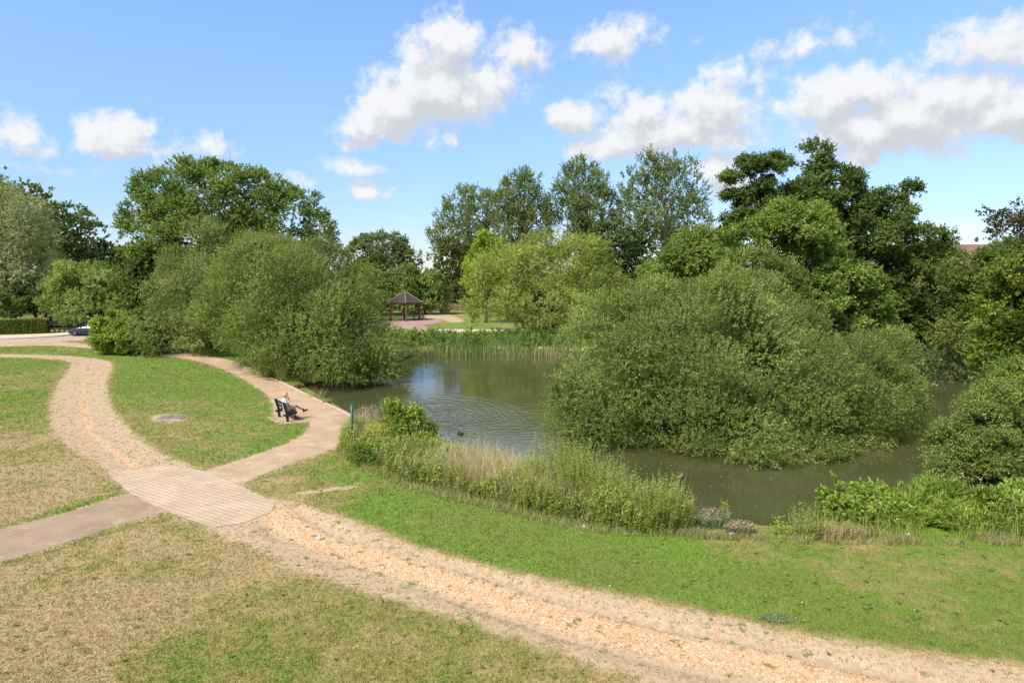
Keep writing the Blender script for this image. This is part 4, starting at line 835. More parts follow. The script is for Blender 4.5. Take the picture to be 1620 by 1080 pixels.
# small leafy weeds mixed through the band, too many to count
r_ = np.random.default_rng(71); Pb = poly_points(band, 2400, r_); Vs, Ts = [], []
hb = ground_z(Pb[:, 0], Pb[:, 1])
cnt = len(Pb); per = 60; base_ = np.repeat(np.stack([Pb[:, 0], Pb[:, 1], np.maximum(hb, WZ)], 1), per, 0); Hh = np.repeat((.3+.7*r_.random(cnt))*(.35+1.5*np.clip(fbm(Pb[:, 0], Pb[:, 1], .8, 93)-.15, 0, 1)), per); tt = r_.random(cnt*per)
off = rdir(r_, cnt*per)*np.array([.14, .14, .04])*(1.1-tt)[:, None]; base_ = base_+off; base_[:, 2] += tt*Hh
V = leaf_quads(base_, norm(off+rdir(r_, cnt*per)*.1+[0, 0, .08]), norm(rdir(r_, cnt*per)*.5+[0, 0, 1.]), .075+.06*r_.random(cnt*per), .03+.03*r_.random(cnt*per))
tag(np_mesh('leafy_weeds', V, np.arange(len(V)).reshape(-1, 4), LM['willowherb'], None, {'tone': ('FACE', .3*np.repeat(r_.random(cnt), per)+.4*tt+.4*r_.random(cnt*per))}), 'leafy weeds mixed through the bank band', 'weeds', None, 'stuff')
# reeds and herbs on the far bank
farb = smooth_loop(G([(655,552),(668,540),(760,541),(860,541),(900,545),(930,556),(880,559),(760,559),(670,560)], -.2), 4)
band_blades('reed_bed', 'dark green reeds along the far bank of the pond', farb, 3800, 1.35, .045, 'reed', 58, clump(66, .18, .42, .62), lean=.25, zbase=-.45, cat='reeds')
band_blades('dead_reeds', 'brown dead reed stems at the foot of the far bank', smooth_loop(G([(670,556),(760,553),(900,556),(900,560),(760,560),(672,561)], -.3), 4), 1500, .7, .05, 'strawgreen', 59, zbase=-.5, cat='reeds')
fbk = []
r_ = np.random.default_rng(9)
for k in range(34):
    px = 645+k*8.2; p = gp(px, 545+r_.uniform(-7, 6), -.2); fbk.append(((p[0], p[1], -.1), (1.1, .9, r_.uniform(.6, 1.0))))
o, _ = foliage('bank_herbs', None, LM['ash'], fbk, q(36000), .20, .10, .5, 91, zmin=-.4, low=-.9, sprig=.3); tag(o, 'low green herbs carpeting the far bank beside the reeds', 'herbs', None, 'stuff')
bk2 = []
for k in range(40):
    px = 1290+k*12; p = gp(px, 600+r_.uniform(-6, 4)-(k*.1), -.3); bk2.append(((p[0], p[1]+1, .1), (1.3, 1.1, r_.uniform(.8, 1.7))))
o, _ = foliage('bank_herbs', None, LM['dark'], bk2, q(30000), .18, .10, .45, 92, zmin=-.45, low=-.9, sprig=.3); tag(o, 'dark herbs along the right-hand far bank', 'herbs', None, 'stuff')
# ground litter : fallen leaves, daisies
r_ = np.random.default_rng(12)
def specks(name, label, cat, mat, n, size, test, seed, zoff=.03, y0=10, y1=34, flat=.25):
    r = np.random.default_rng(seed); y = y0+(y1-y0)*r.random(n)**1.4; x = (r.random(n)*1.8-.9)*y; k = test(x, y); x, y = x[k], y[k]; n = len(x)
    P = np.stack([x, y, ground_z(x, y)+zoff], 1); A = norm(rdir(r, n)*[1, 1, flat]); V = leaf_quads(P, A, norm(rdir(r, n)*.4+[0, 0, 1.]), size*(.5+r.random(n)), size*.7*(.5+r.random(n)))
    return tag(np_mesh(name, V, np.arange(len(V)).reshape(-1, 4), mat, None, {'tone': ('FACE', r.random(n))}), label, cat, None, 'stuff')
m_white = plain('white_petal', (.75, .74, .70), .8)
lawnt = lambda x, y: (np.maximum(sdf(x, y, trail_a), sdf(x, y, trail_b)) < -.2) & (pond_sd(x, y) < -1) & (sdf(x, y, main_path) < 0) & (sdf(x, y, side_path) < 0) & (sdf(x, y, paving) < 0)
specks('daisies', 'tiny white clover and daisy heads scattered in the lawn', 'flowers', m_white, 520, .022, lawnt, 81, .05)
specks('fallen_leaves', 'small dry fallen leaves on the lawn', 'leaves', LM['straw'], 420, .045, lawnt, 82, .05)
on_tr = lambda x, y: np.maximum(sdf(x, y, trail_a), sdf(x, y, trail_b)) > .05
specks('trail_weeds', 'small green weeds in the worn trail', 'weeds', LM['greyweed'], 9, .03, on_tr, 83, .01)
# weeds in rosettes on the trail
r = np.random.default_rng(84); yy = 10+24*r.random(900)**1.3; xx = (r.random(900)*1.9-1.1)*yy; k = on_tr(xx, yy) & (np.minimum(dline(xx, yy, grav_a), dline(xx, yy, grav_b)) > .45) & (fbm(xx, yy, .5, 88) > .42); xx, yy = xx[k], yy[k]
m = 26; n = len(xx); rs = np.repeat(.05+.12*r.random(n)**2, m); P = np.stack([np.repeat(xx, m), np.repeat(yy, m), np.repeat(ground_z(xx, yy), m)], 1)+rdir(r, n*m)*[1, 1, 0]*rs[:, None]*r.random((n*m, 1))
V = leaf_quads(P, norm(rdir(r, n*m)*[1, 1, .2]+[0, 0, .35]), norm(rdir(r, n*m)*.5+[0, 0, 1.]), np.full(n*m, .05), np.full(n*m, .016))
tag(np_mesh('trail_rosettes', V, np.arange(len(V)).reshape(-1, 4), LM['ash'], None, {'tone': ('FACE', r.random(n*m))}), 'green weed tufts dotted over the worn trail', 'weeds', None, 'stuff')
# broad-leaved weeds and clover in the lawn
r = np.random.default_rng(94); yy = 10+40*r.random(1300)**1.5; xx = (r.random(1300)*1.9-.95)*yy; k = lawnt(xx, yy) & (fbm(xx, yy, .35, 95) > .44); xx, yy = xx[k], yy[k]; n = len(xx); m = 22
rs = np.repeat(.05+.16*r.random(n)**2, m); P = np.stack([np.repeat(xx, m), np.repeat(yy, m), np.repeat(ground_z(xx, yy), m)+.03], 1)+rdir(r, n*m)*[1, 1, 0]*rs[:, None]*r.random((n*m, 1))
V = leaf_quads(P, norm(rdir(r, n*m)*[1, 1, .2]+[0, 0, .2]), norm(rdir(r, n*m)*.4+[0, 0, 1.]), .03+.04*r.random(n*m), np.full(n*m, .022))
tag(np_mesh('clover', V, np.arange(len(V)).reshape(-1, 4), LM['ash'], None, {'tone': ('FACE', .2+.6*r.random(n*m))}), 'clover and broad-leaved weeds patched through the lawn', 'weeds', None, 'stuff')
# loose gravel on the trail
m_grv, nt, out = new_mat('flint_gravel'); t = attr(nt, 'tone'); c = mix(nt, smooth(nt, t, 0, .8), (.43, .26, .135), (.58, .39, .225)); c = mix(nt, smooth(nt, t, .90, .97), c, (.68, .57, .43)); bsdf(nt, out, Base_Color=c, Roughness=.8)
n = 9000; r = np.random.default_rng(85); yy = 9.8*(3.4)**r.random(n); xx = (r.random(n)*2.0-1.0)*yy
ga_ = np.exp(-(dline(xx, yy, grav_a)/.40)**2)*.5+np.exp(-(dline(xx, yy, grav_b)/.42)**2)+.02; k = (r.random(n) < ga_) & on_tr(xx, yy) & (sdf(xx, yy, paving) < .35*r.random(n)**2); xx, yy = xx[k], yy[k]; n = len(xx)
s = (.008+.018*r.random(n)**2)*(yy/14)**.5; base = np.stack([xx, yy, ground_z(xx, yy)+.004], 1); oct_ = np.array([(1, 0, 0), (0, 1, 0), (-1, 0, 0), (0, -1, 0), (0, 0, .7)], float)
V = base[:, None]+oct_[None]*s[:, None, None]*(.6+.8*r.random((n, 5, 1))); i = np.arange(n)[:, None]*5
Fc = np.concatenate([i+[0, 1, 4], i+[1, 2, 4], i+[2, 3, 4], i+[3, 0, 4]], 1).reshape(-1, 3)
tag(np_mesh('gravel', V.reshape(-1, 3), Fc, m_grv, None, {'tone': ('FACE', np.repeat(r.random(n), 4))}), 'orange flint gravel strewn along the middle of the worn trail', 'gravel', None, 'stuff')
# ------------------------------------------------------------------ gazebo
def shingle(name, c0, c1):
    m, nt, out = new_mat(name); P = N(nt, 'ShaderNodeTexCoord').outputs['Object']; z_ = N(nt, 'ShaderNodeSeparateXYZ', {0: P}).outputs[2]
    f = M_(nt, 'FRACT', M_(nt, 'DIVIDE', z_, .11)); nz = noise(nt, P, 5, 4, .6)
    c = mix(nt, smooth(nt, nz, .3, .7), c0, c1); c = mix(nt, smooth(nt, f, .8, .98), c, tuple(v*.5 for v in c0)); b = bsdf(nt, out, Base_Color=c, Roughness=.95); b.inputs['Specular IOR Level'].default_value = .15
    nt.links.new(bump(nt, f, .4, .03), b.inputs['Normal']); return m
m_slate = shingle('felt_shingle', (.055, .040, .032), (.085, .064, .052)); m_redwood = plain('red_stained_wood', (.19, .075, .045), .65, .3, 8, bumps=.3); m_dkwood = plain('dark_wood', (.06, .04, .03), .7, .3, 8)
m_palewood = plain('weathered_wood', (.38, .29, .19), .8, .25, 9, bumps=.3)
gc_ = gp(641, 506.2); gaz = tag(empty('gazebo', (gc_[0], gc_[1], .02)), 'six-sided open gazebo with a dark shingled pointed roof on red-brown posts', 'gazebo')
GR = 2.55; th = [R(-78.5+60*k) for k in range(6)]
for t in th:
    mb = MB(); mb.box((GR*math.cos(t), GR*math.sin(t), 1.35), (.2, .2, 2.7), t)
    p_ = mb.build('post', m_redwood, gaz, bevel=.015)
    mb = MB().box((GR*math.cos(t), GR*math.sin(t), .1), (.30, .30, .2), t); mb.build('post_foot', m_dkwood, p_)
bm_ = MB()
for k in range(6):
    a, b = th[k], th[(k+1) % 6]; A = Vector((GR*math.cos(a), GR*math.sin(a), 2.62)); B = Vector((GR*math.cos(b), GR*math.sin(b), 2.62)); mid = (A+B)/2; d = B-A
    bm_.box(mid, (d.length-.2, .12, .2), math.atan2(d.y, d.x))
    for (e, sgn) in ((A, 1), (B, -1)):
        q0 = e+d.normalized()*sgn*.12+Vector((0, 0, -.55)); q1 = e+d.normalized()*sgn*.6+Vector((0, 0, -.08)); bm_.tube([q0, q1], .045, 4)
bm_.build('ring_beam', m_redwood, gaz)
RR = 2.98; ap = (0, 0, 4.35); ve = [(RR*math.cos(t), RR*math.sin(t), 2.72) for t in th]; vi = [(RR*.985*math.cos(t), RR*.985*math.sin(t), 2.60) for t in th]
rf = MB().add(ve+[ap], [(k, (k+1) % 6, 6) for k in range(6)]).build('roof', m_slate, gaz)
MB().add(ve+vi, [(k, k+6, (k+1) % 6+6, (k+1) % 6) for k in range(6)]).build('fascia', m_dkwood, rf)
MB().add(vi+[(0, 0, 4.1)], [((k+1) % 6, k, 6) for k in range(6)]).build('soffit', m_redwood, rf)
for v in ve: MB().tube([Vector(v)+Vector((0, 0, .02)), Vector(ap)+Vector((0, 0, .03))], .045, 6).build('ridge_cap', plain('lead_cap', (.26, .22, .19), .6), rf)
MB().lathe((0, 0, 4.3), [(.12, 0), (.10, .12), (.03, .2), (.001, .28)], 10).build('finial', m_dkwood, rf)
def pbench(px, py, label, rz):
    p = gp(px, py); rt = tag(empty('picnic_table', (p[0], p[1], .02), rz), label, 'table')
    MB().box((0, 0, .74), (2.0, .75, .06)).build('tabletop', m_palewood, rt, bevel=.01)
    for s in (-1, 1): MB().box((0, s*.72, .45), (2.0, .28, .05)).build('seat', m_palewood, rt, bevel=.01)
    for s in (-1, 1):
        lg_ = MB(); lg_.box((s*.7, 0, .40), (.09, 1.5, .08)); lg_.box((s*.7, .28, .36), (.09, .1, .76), 0, R(16)); lg_.box((s*.7, -.28, .36), (.09, .1, .76), 0, R(-16)); lg_.build('leg', m_dkwood, rt)
pbench(662, 505.6, 'wooden picnic table under the right side of the gazebo', R(4))

# ------------------------------------------------------------------ bench
m_black = plain('black_painted_wood', (.018, .019, .022), .5, .3, 10, bumps=.2)
bA = gp(455.5, 667); bB = gp(442.5, 659.5); bdir = (bB-bA); blen = float(np.hypot(bdir[0], bdir[1])); bc = (bA+bB)/2
yaw = math.atan2(bdir[1], bdir[0])-math.pi/2          # local +Y along the bench, +X is where it faces
BL = 1.5
bench = tag(empty('park_bench', (bc[0], bc[1], .012), yaw), 'black timber bench on a paved pad beside the waterside path', 'bench')
SH = .44
for s in (-1, 1):
    y_ = s*(BL/2-.08)
    m1 = MB(); m1.add([Vector((x0, y_+dy, z0)) for dy in (-.05, .05) for (x0, z0) in ((-.06, -.05), (.06, -.05), (-.01, .55), (-.12, .95), (-.24, .95), (-.10, .45))],
        [(5, 4, 3, 2, 1, 0), (6, 7, 8, 9, 10, 11), (0, 1, 7, 6), (1, 2, 8, 7), (2, 3, 9, 8), (3, 4, 10, 9), (4, 5, 11, 10), (5, 0, 6, 11)]); m1.build('leg', m_black, bench)
    m2 = MB(); m2.add([Vector((x0, y_+dy, z0)) for dy in (-.045, .045) for (x0, z0) in ((-.20, .28), (-.02, .25), (.46, .37), (.46, .43), (-.02, .37), (-.20, .36))],
        [(5, 4, 3, 2, 1, 0), (6, 7, 8, 9, 10, 11), (0, 1, 7, 6), (1, 2, 8, 7), (2, 3, 9, 8), (3, 4, 10, 9), (4, 5, 11, 10), (5, 0, 6, 11)]); m2.build('seat_bearer', m_black, bench)
for k in range(3): MB().box((.08+k*.15, 0, .425+.012*k), (.13, BL, .035), 0, 0, R(-5)).build('seat_slat', m_black, bench, bevel=.006)
for k in range(2): MB().box((-.07-.06*k, 0, .66+.20*k), (.035, BL, .14), 0, 0, R(-16)).build('back_slat', m_black, bench, bevel=.006)
sheet('bench_pad', [bc[:2]+np.array([math.cos(yaw)*a-math.sin(yaw)*b, math.sin(yaw)*a+math.cos(yaw)*b]) for a, b in ((-.55, -1.05), (-.6, .95), (1.0, 1.0), (.9, -1.0))], .006, m_path)

# ------------------------------------------------------------------ person on the bench
def skin_body(name, joints, edges, mat, parent, levels=2, root=0):
    me = bpy.data.meshes.new(name); me.from_pydata([j[0] for j in joints], edges, []); me.update(); me.materials.append(mat)
    o = bpy.data.objects.new(name, me); C.objects.link(o); o.parent = parent
    md = o.modifiers.new('skin', 'SKIN'); md.use_smooth_shade = True
    if not me.skin_vertices: bpy.context.view_layer.objects.active = o
    sv = me.skin_vertices[0].data if me.skin_vertices else None
    if sv is None:
        with bpy.context.temp_override(object=o, active_object=o): bpy.ops.mesh.customdata_skin_add()
        sv = me.skin_vertices[0].data
    for i, j in enumerate(joints): rr = j[1]; sv[i].radius = rr if isinstance(rr, tuple) else (rr, rr)
    sv[root].use_root = True
    s = o.modifiers.new('sub', 'SUBSURF'); s.levels = levels; s.render_levels = levels; return o
m_skin = plain('skin', (.56, .33, .24), .5, .08, 20); m_shirt = plain('pale_blue_shirt', (.34, .46, .52), .85, .12, 14, bumps=.3); m_short = plain('beige_shorts', (.50, .41, .25), .9, .12, 14, bumps=.3)
m_boot = plain('brown_boot', (.085, .048, .032), .7, .3, 20, bumps=.3); m_hat = plain('orange_straw_hat', (.62, .30, .12), .85, .2, 40, bumps=.5); m_sock = plain('sock', (.16, .12, .10), .9); m_hair = plain('grey_hair', (.35, .32, .30), .8)
py_ = .12                                                     # place along the bench, measured from its middle
per_o = tag(empty('person', (bc[0], bc[1], .012), yaw), 'person in orange hat, pale blue shirt and beige shorts sitting cross-legged on the bench', 'person')
def PV(x, y, z): return (x, y-.32, z)
hip = PV(.06, 0, .55)
J = [(PV(.05, 0, .54), (.155, .13)), (PV(.02, 0, .72), (.14, .12)), (PV(-.03, 0, .88), (.16, .12)), (PV(-.05, 0, 1.00), (.15, .10)), (PV(-.03, 0, 1.08), .055), (PV(.0, 0, 1.14), .055), (PV(.02, 0, 1.22), (.082, .095)), (PV(.025, 0, 1.31), (.078, .09)),
     (PV(.06, .09, .53), .09), (PV(.50, .08, .56), .062), (PV(.52, .09, .33), .052), (PV(.50, .10, .12), .036),          # left (far) leg, foot down -> 8..11
     (PV(.06, -.09, .55), .092), (PV(.50, -.06, .70), .064), (PV(.68, .00, .55), .055), (PV(.86, .04, .46), .038),        # right (near) leg crossed over -> 12..15
     (PV(-.04, -.18, 1.00), .06), (PV(.02, -.26, .76), .043), (PV(.20, -.10, .90), .034), (PV(.17, -.04, 1.02), .028),   # near arm, hand to chin -> 16..19
     (PV(-.04, .18, 1.00), .06), (PV(.02, .26, .76), .043), (PV(.22, .10, .70), .034), (PV(.28, .04, .70), .028)]        # far arm across the lap -> 20..23
E = [(0, 1), (1, 2), (2, 3), (3, 4), (4, 5), (5, 6), (6, 7), (0, 8), (8, 9), (9, 10), (10, 11), (0, 12), (12, 13), (13, 14), (14, 15), (3, 16), (16, 17), (17, 18), (18, 19), (3, 20), (20, 21), (21, 22), (22, 23)]
def hand(J, E, wrist, tip, side, curl):
    """palm and five fingers grown from the wrist joint"""
    w0 = Vector(J[wrist][0]); d = Vector(tip).normalized(); s = Vector(side).normalized(); nrm = d.cross(s)
    J.append((tuple(w0+d*.05), (.036, .018))); p = len(J)-1; E.append((wrist, p))
    for k, (o_, l_) in enumerate(((-.030, .065), (-.010, .078), (.010, .072), (.028, .055))):
        a = w0+d*.085+s*o_; J.append((tuple(a), .011)); i0 = len(J)-1; E.append((p, i0))
        b = a+d*l_*.5+nrm*curl*.3*l_; J.append((tuple(b), .009)); E.append((i0, i0+1)); c = b+d*l_*.35+nrm*curl*.6*l_; J.append((tuple(c), .008)); E.append((i0+1, i0+2))
    a = w0+d*.04-s*.045; J.append((tuple(a), .012)); i0 = len(J)-1; E.append((p, i0)); J.append((tuple(a+d*.035-s*.02+nrm*curl*.02), .010)); E.append((i0, i0+1))
hand(J, E, 19, (-.25, .25, 1), (1, 0, .2), .5); hand(J, E, 23, (1, -.3, -.1), (0, 1, 0), .6)
body = skin_body('body', J, E, m_skin, per_o)
# face
mb = MB(); hx, hy, hz = PV(.03, 0, 1.27); mb.lathe((hx+.088, hy, hz-.035), [(.004, -.02), (.014, -.012), (.012, .01), (.005, .035)], 6); mb.build('nose', m_skin, body)
mb = MB().box((hx+.082, hy, hz-.075), (.01, .045, .008)); mb.build('mouth', plain('lips', (.40, .17, .14), .5), body)
for s in (-1, 1):
    MB().lathe((hx+.078, hy+s*.03, hz), [(.003, -.008), (.010, 0), (.003, .008)], 8).build('eye', plain('eye', (.05, .04, .04), .2), body)
    MB().lathe((hx-.005, hy+s*.083, hz-.02), [(.006, -.03), (.02, -.01), (.022, .015), (.006, .03)], 8, 1, .45).build('ear', m_skin, body)
MB().lathe((hx-.025, hy, hz-.04), [(.05, -.04), (.078, -.01), (.09, .04), (.085, .06)], 14).build('hair', m_hair, per_o, True)
S_ = [(PV(.05, 0, .52), (.175, .15)), (PV(.02, 0, .70), (.168, .15)), (PV(-.03, 0, .88), (.185, .145)), (PV(-.05, 0, 1.01), (.16, .11)), (PV(-.035, 0, 1.07), .075),
      (PV(-.04, -.18, 1.00), .082), (PV(-.01, -.24, .85), .075), (PV(-.04, .18, 1.00), .082), (PV(-.01, .24, .85), .075)]
skin_body('shirt', S_, [(0, 1), (1, 2), (2, 3), (3, 4), (3, 5), (5, 6), (3, 7), (7, 8)], m_shirt, per_o)
H_ = [(PV(.04, 0, .53), (.17, .14)), (PV(.08, .09, .53), .115), (PV(.38, .085, .555), .095), (PV(.08, -.09, .555), .118), (PV(.38, -.07, .66), .096)]
skin_body('shorts', H_, [(0, 1), (1, 2), (0, 3), (3, 4)], m_short, per_o)
def boot(name, ankle, tdir, up):
    a = Vector(ankle); t = Vector(tdir).normalized(); u = Vector(up).normalized()
    J2 = [(tuple(a+u*.10), .052), (tuple(a), .054), (tuple(a-u*.05-t*.03), (.05, .048)), (tuple(a-u*.055+t*.09), (.05, .038)), (tuple(a-u*.065+t*.18), (.048, .028))]
    b_ = skin_body(name, J2, [(0, 1), (1, 2), (2, 3), (3, 4)], m_boot, per_o)
    yw = math.atan2(t.y, t.x); pt = -math.asin(t.z)
    MB().box(a-u*.105+t*.07, (.30, .095, .025), yw, 0, pt).build('sole', m_sock, b_); return b_
boot('boot', PV(.50, .10, .115), (1, 0, 0), (0, 0, 1)); boot('boot', PV(.90, .045, .42), (.93, 0, .32), (-.5, 0, .86))
hb_ = MB(); hb_.lathe((hx-.005, hy, hz+.03), [(.16, -.03), (.155, -.02), (.105, .0), (.10, .01), (.092, .09), (.07, .115), (.001, .12)], 22); ht = hb_.build('hat', m_hat, per_o, True)
MB().lathe((hx-.005, hy, hz+.043), [(.106, 0), (.104, .03)], 22).build('hat_band', plain('tan_band', (.62, .42, .24), .8), ht)

# ------------------------------------------------------------------ green post with a notice panel, seen edge on
m_green = plain('dark_green_paint', (.008, .085, .060), .4, .25, 9)
pp = gp(557.5, 703); po = tag(empty('notice_post', (pp[0], pp[1], .0), R(101)), 'dark green post carrying a narrow notice board, at the end of the bank band', 'signpost')
MB().tube([(0, 0, -.2), (0, 0, 1.74)], .038, 12).build('post', m_green, po, True)
MB().lathe((0, 0, 1.73), [(.042, 0), (.042, .03), (.02, .05)], 12).build('post_cap', m_green, po)
pn = MB().box((0, -.055, 1.33), (.62, .035, .72)).build('panel', m_green, po, bevel=.008)
for zz in (1.08, 1.34, 1.60): MB().box((0, -.025, zz), (.09, .05, .05)).build('bracket', plain('steel_clip', (.42, .48, .46), .4, metallic=.6), pn)
MB().box((0, -.075, 1.33), (.54, .004, .62)).build('notice', plain('faded_notice', (.30, .38, .34), .6), pn)

# ------------------------------------------------------------------ manhole slab
mp_ = gp(271, 661.5); mh = tag(empty('manhole_cover', (mp_[0], mp_[1], .0), R(6)), 'square stone-framed manhole cover in worn earth on the lawn', 'manhole')
MB().box((0, 0, .015), (1.25, 1.0, .09)).build('frame', plain('pale_concrete', (.30, .235, .17), .9, .25, 8, bumps=.4), mh, bevel=.02)
for s in (-1, 1): MB().box((s*.27, 0, .068), (.50, .78, .025)).build('lid', plain('dark_slab', (.17, .14, .115), .85, .3, 8, bumps=.4), mh, bevel=.006)

# ------------------------------------------------------------------ ducks
def duck(px, py, label, ms, h=1.0, rz=0, head=None):
    p = gp(px, py, WZ); rt = tag(empty('duck', (p[0], p[1], WZ), rz), label, 'duck')
    b_, hd_, bl_ = ms
    Jd = [((-.24*h, 0, .10*h), .018*h), ((-.17*h, 0, .065*h), (.055*h, .045*h)), ((-.05*h, 0, .05*h), (.095*h, .085*h)), ((.07*h, 0, .05*h), (.09*h, .085*h)), ((.14*h, 0, .09*h), (.055*h, .06*h)), ((.165*h, 0, .17*h), .033*h), ((.18*h, 0, .215*h), (.040*h, .042*h)), ((.215*h, 0, .215*h), (.026*h, .024*h))]
    bd = skin_body('body', Jd, [(i, i+1) for i in range(7)], b_, rt, 2, 3)
    MB().add([(.22*h, -.02*h, .205*h), (.22*h, .02*h, .205*h), (.29*h, .016*h, .195*h), (.29*h, -.016*h, .195*h), (.22*h, -.015*h, .222*h), (.22*h, .015*h, .222*h), (.285*h, .012*h, .203*h), (.285*h, -.012*h, .203*h)],
        [(3, 2, 1, 0), (4, 5, 6, 7), (0, 1, 5, 4), (1, 2, 6, 5), (2, 3, 7, 6), (3, 0, 4, 7)]).build('bill', bl_, bd)
    for s in (-1, 1):
        w_ = MB(); w_.tube([(.05*h, s*.080*h, .085*h), (-.06*h, s*.090*h, .09*h), (-.17*h, s*.045*h, .10*h), (-.22*h, s*.02*h, .11*h)], [.02*h, .042*h, .03*h, .008*h], 8); w_.build('wing', hd_, bd, True)
    return rt
m_db = plain('brown_feathers', (.17, .10, .065), .8, .5, 40); m_dw = plain('mottled_wing', (.11, .07, .05), .8, .5, 40); m_dk = plain('dark_feathers', (.03, .028, .028), .7, .3, 30); m_bill = plain('bill', (.35, .25, .06), .5); m_pale = plain('pale_feathers', (.35, .30, .26), .8, .4, 30)
duck(1077, 757, 'brown duck on the dark water left of the willowherb end clump', (m_db, m_dw, m_bill), .9, R(60))
duck(729, 687, 'small dark duck nearest the dry grass band', (m_dk, m_dk, m_bill), .8, R(170))
duck(632, 637, 'dark duck with a pale face swimming behind the leafy shrub', (m_dk, m_dw, m_bill), 1.1, R(-20))
duck(622, 634, 'dark duck trailing behind the pale-faced one', (m_dk, m_dk, m_bill), .9, R(175))
for i, (px, py, c, lab) in enumerate([(1437,846,(.75,.78,.80),'crumpled white litter at the foot of the bank grass'),(1157,846,(.42,.46,.48),'grey plastic scrap below the brown seeding plant'),(924,833,(.7,.72,.74),'tiny white paper scrap on the lawn below the willowherb'),(506,845+3,(.36,.34,.32),'pale stone lying on the worn trail near the crossing')]):
    p = gp(px, py); bm = bmesh.new(); bmesh.ops.create_icosphere(bm, subdivisions=2, radius=(.06, .07, .035, .08)[i]); rr = random.Random(i)
    for v in bm.verts: v.co = Vector((v.co.x*(1+.5*rr.random()), v.co.y*(.7+.5*rr.random()), v.co.z*(.5+.5*rr.random())))
    nm = ('litter', 'litter', 'litter', 'stone')[i]; me = bpy.data.meshes.new(nm); bm.to_mesh(me); bm.free(); me.materials.append(plain(nm+'_surface', c, .7, .15)); o = bpy.data.objects.new(nm, me); C.objects.link(o)
    o.location = (p[0], p[1], float(ground_z(np.array([p[0]]), np.array([p[1]]))[0])+.03); tag(o, lab, nm)
# water leaves
r = np.random.default_rng(66); n = 260; P = np.stack([2+18*r.random(n), 20+26*r.random(n), np.full(n, WZ+.006)], 1); P = P[(pond_sd(P[:, 0], P[:, 1]) > .3)]; n = len(P)
V = leaf_quads(P, norm(rdir(r, n)*[1, 1, 0]), np.tile([0, 0, 1.], (n, 1)), .05+.06*r.random(n), .03+.03*r.random(n)); V[:, 2] = WZ+.006
tag(np_mesh('floating_leaves', V, np.arange(len(V)).reshape(-1, 4), LM['straw'], None, {'tone': ('FACE', r.random(n))}), 'small pale leaves floating on the pond', 'leaves', None, 'stuff')

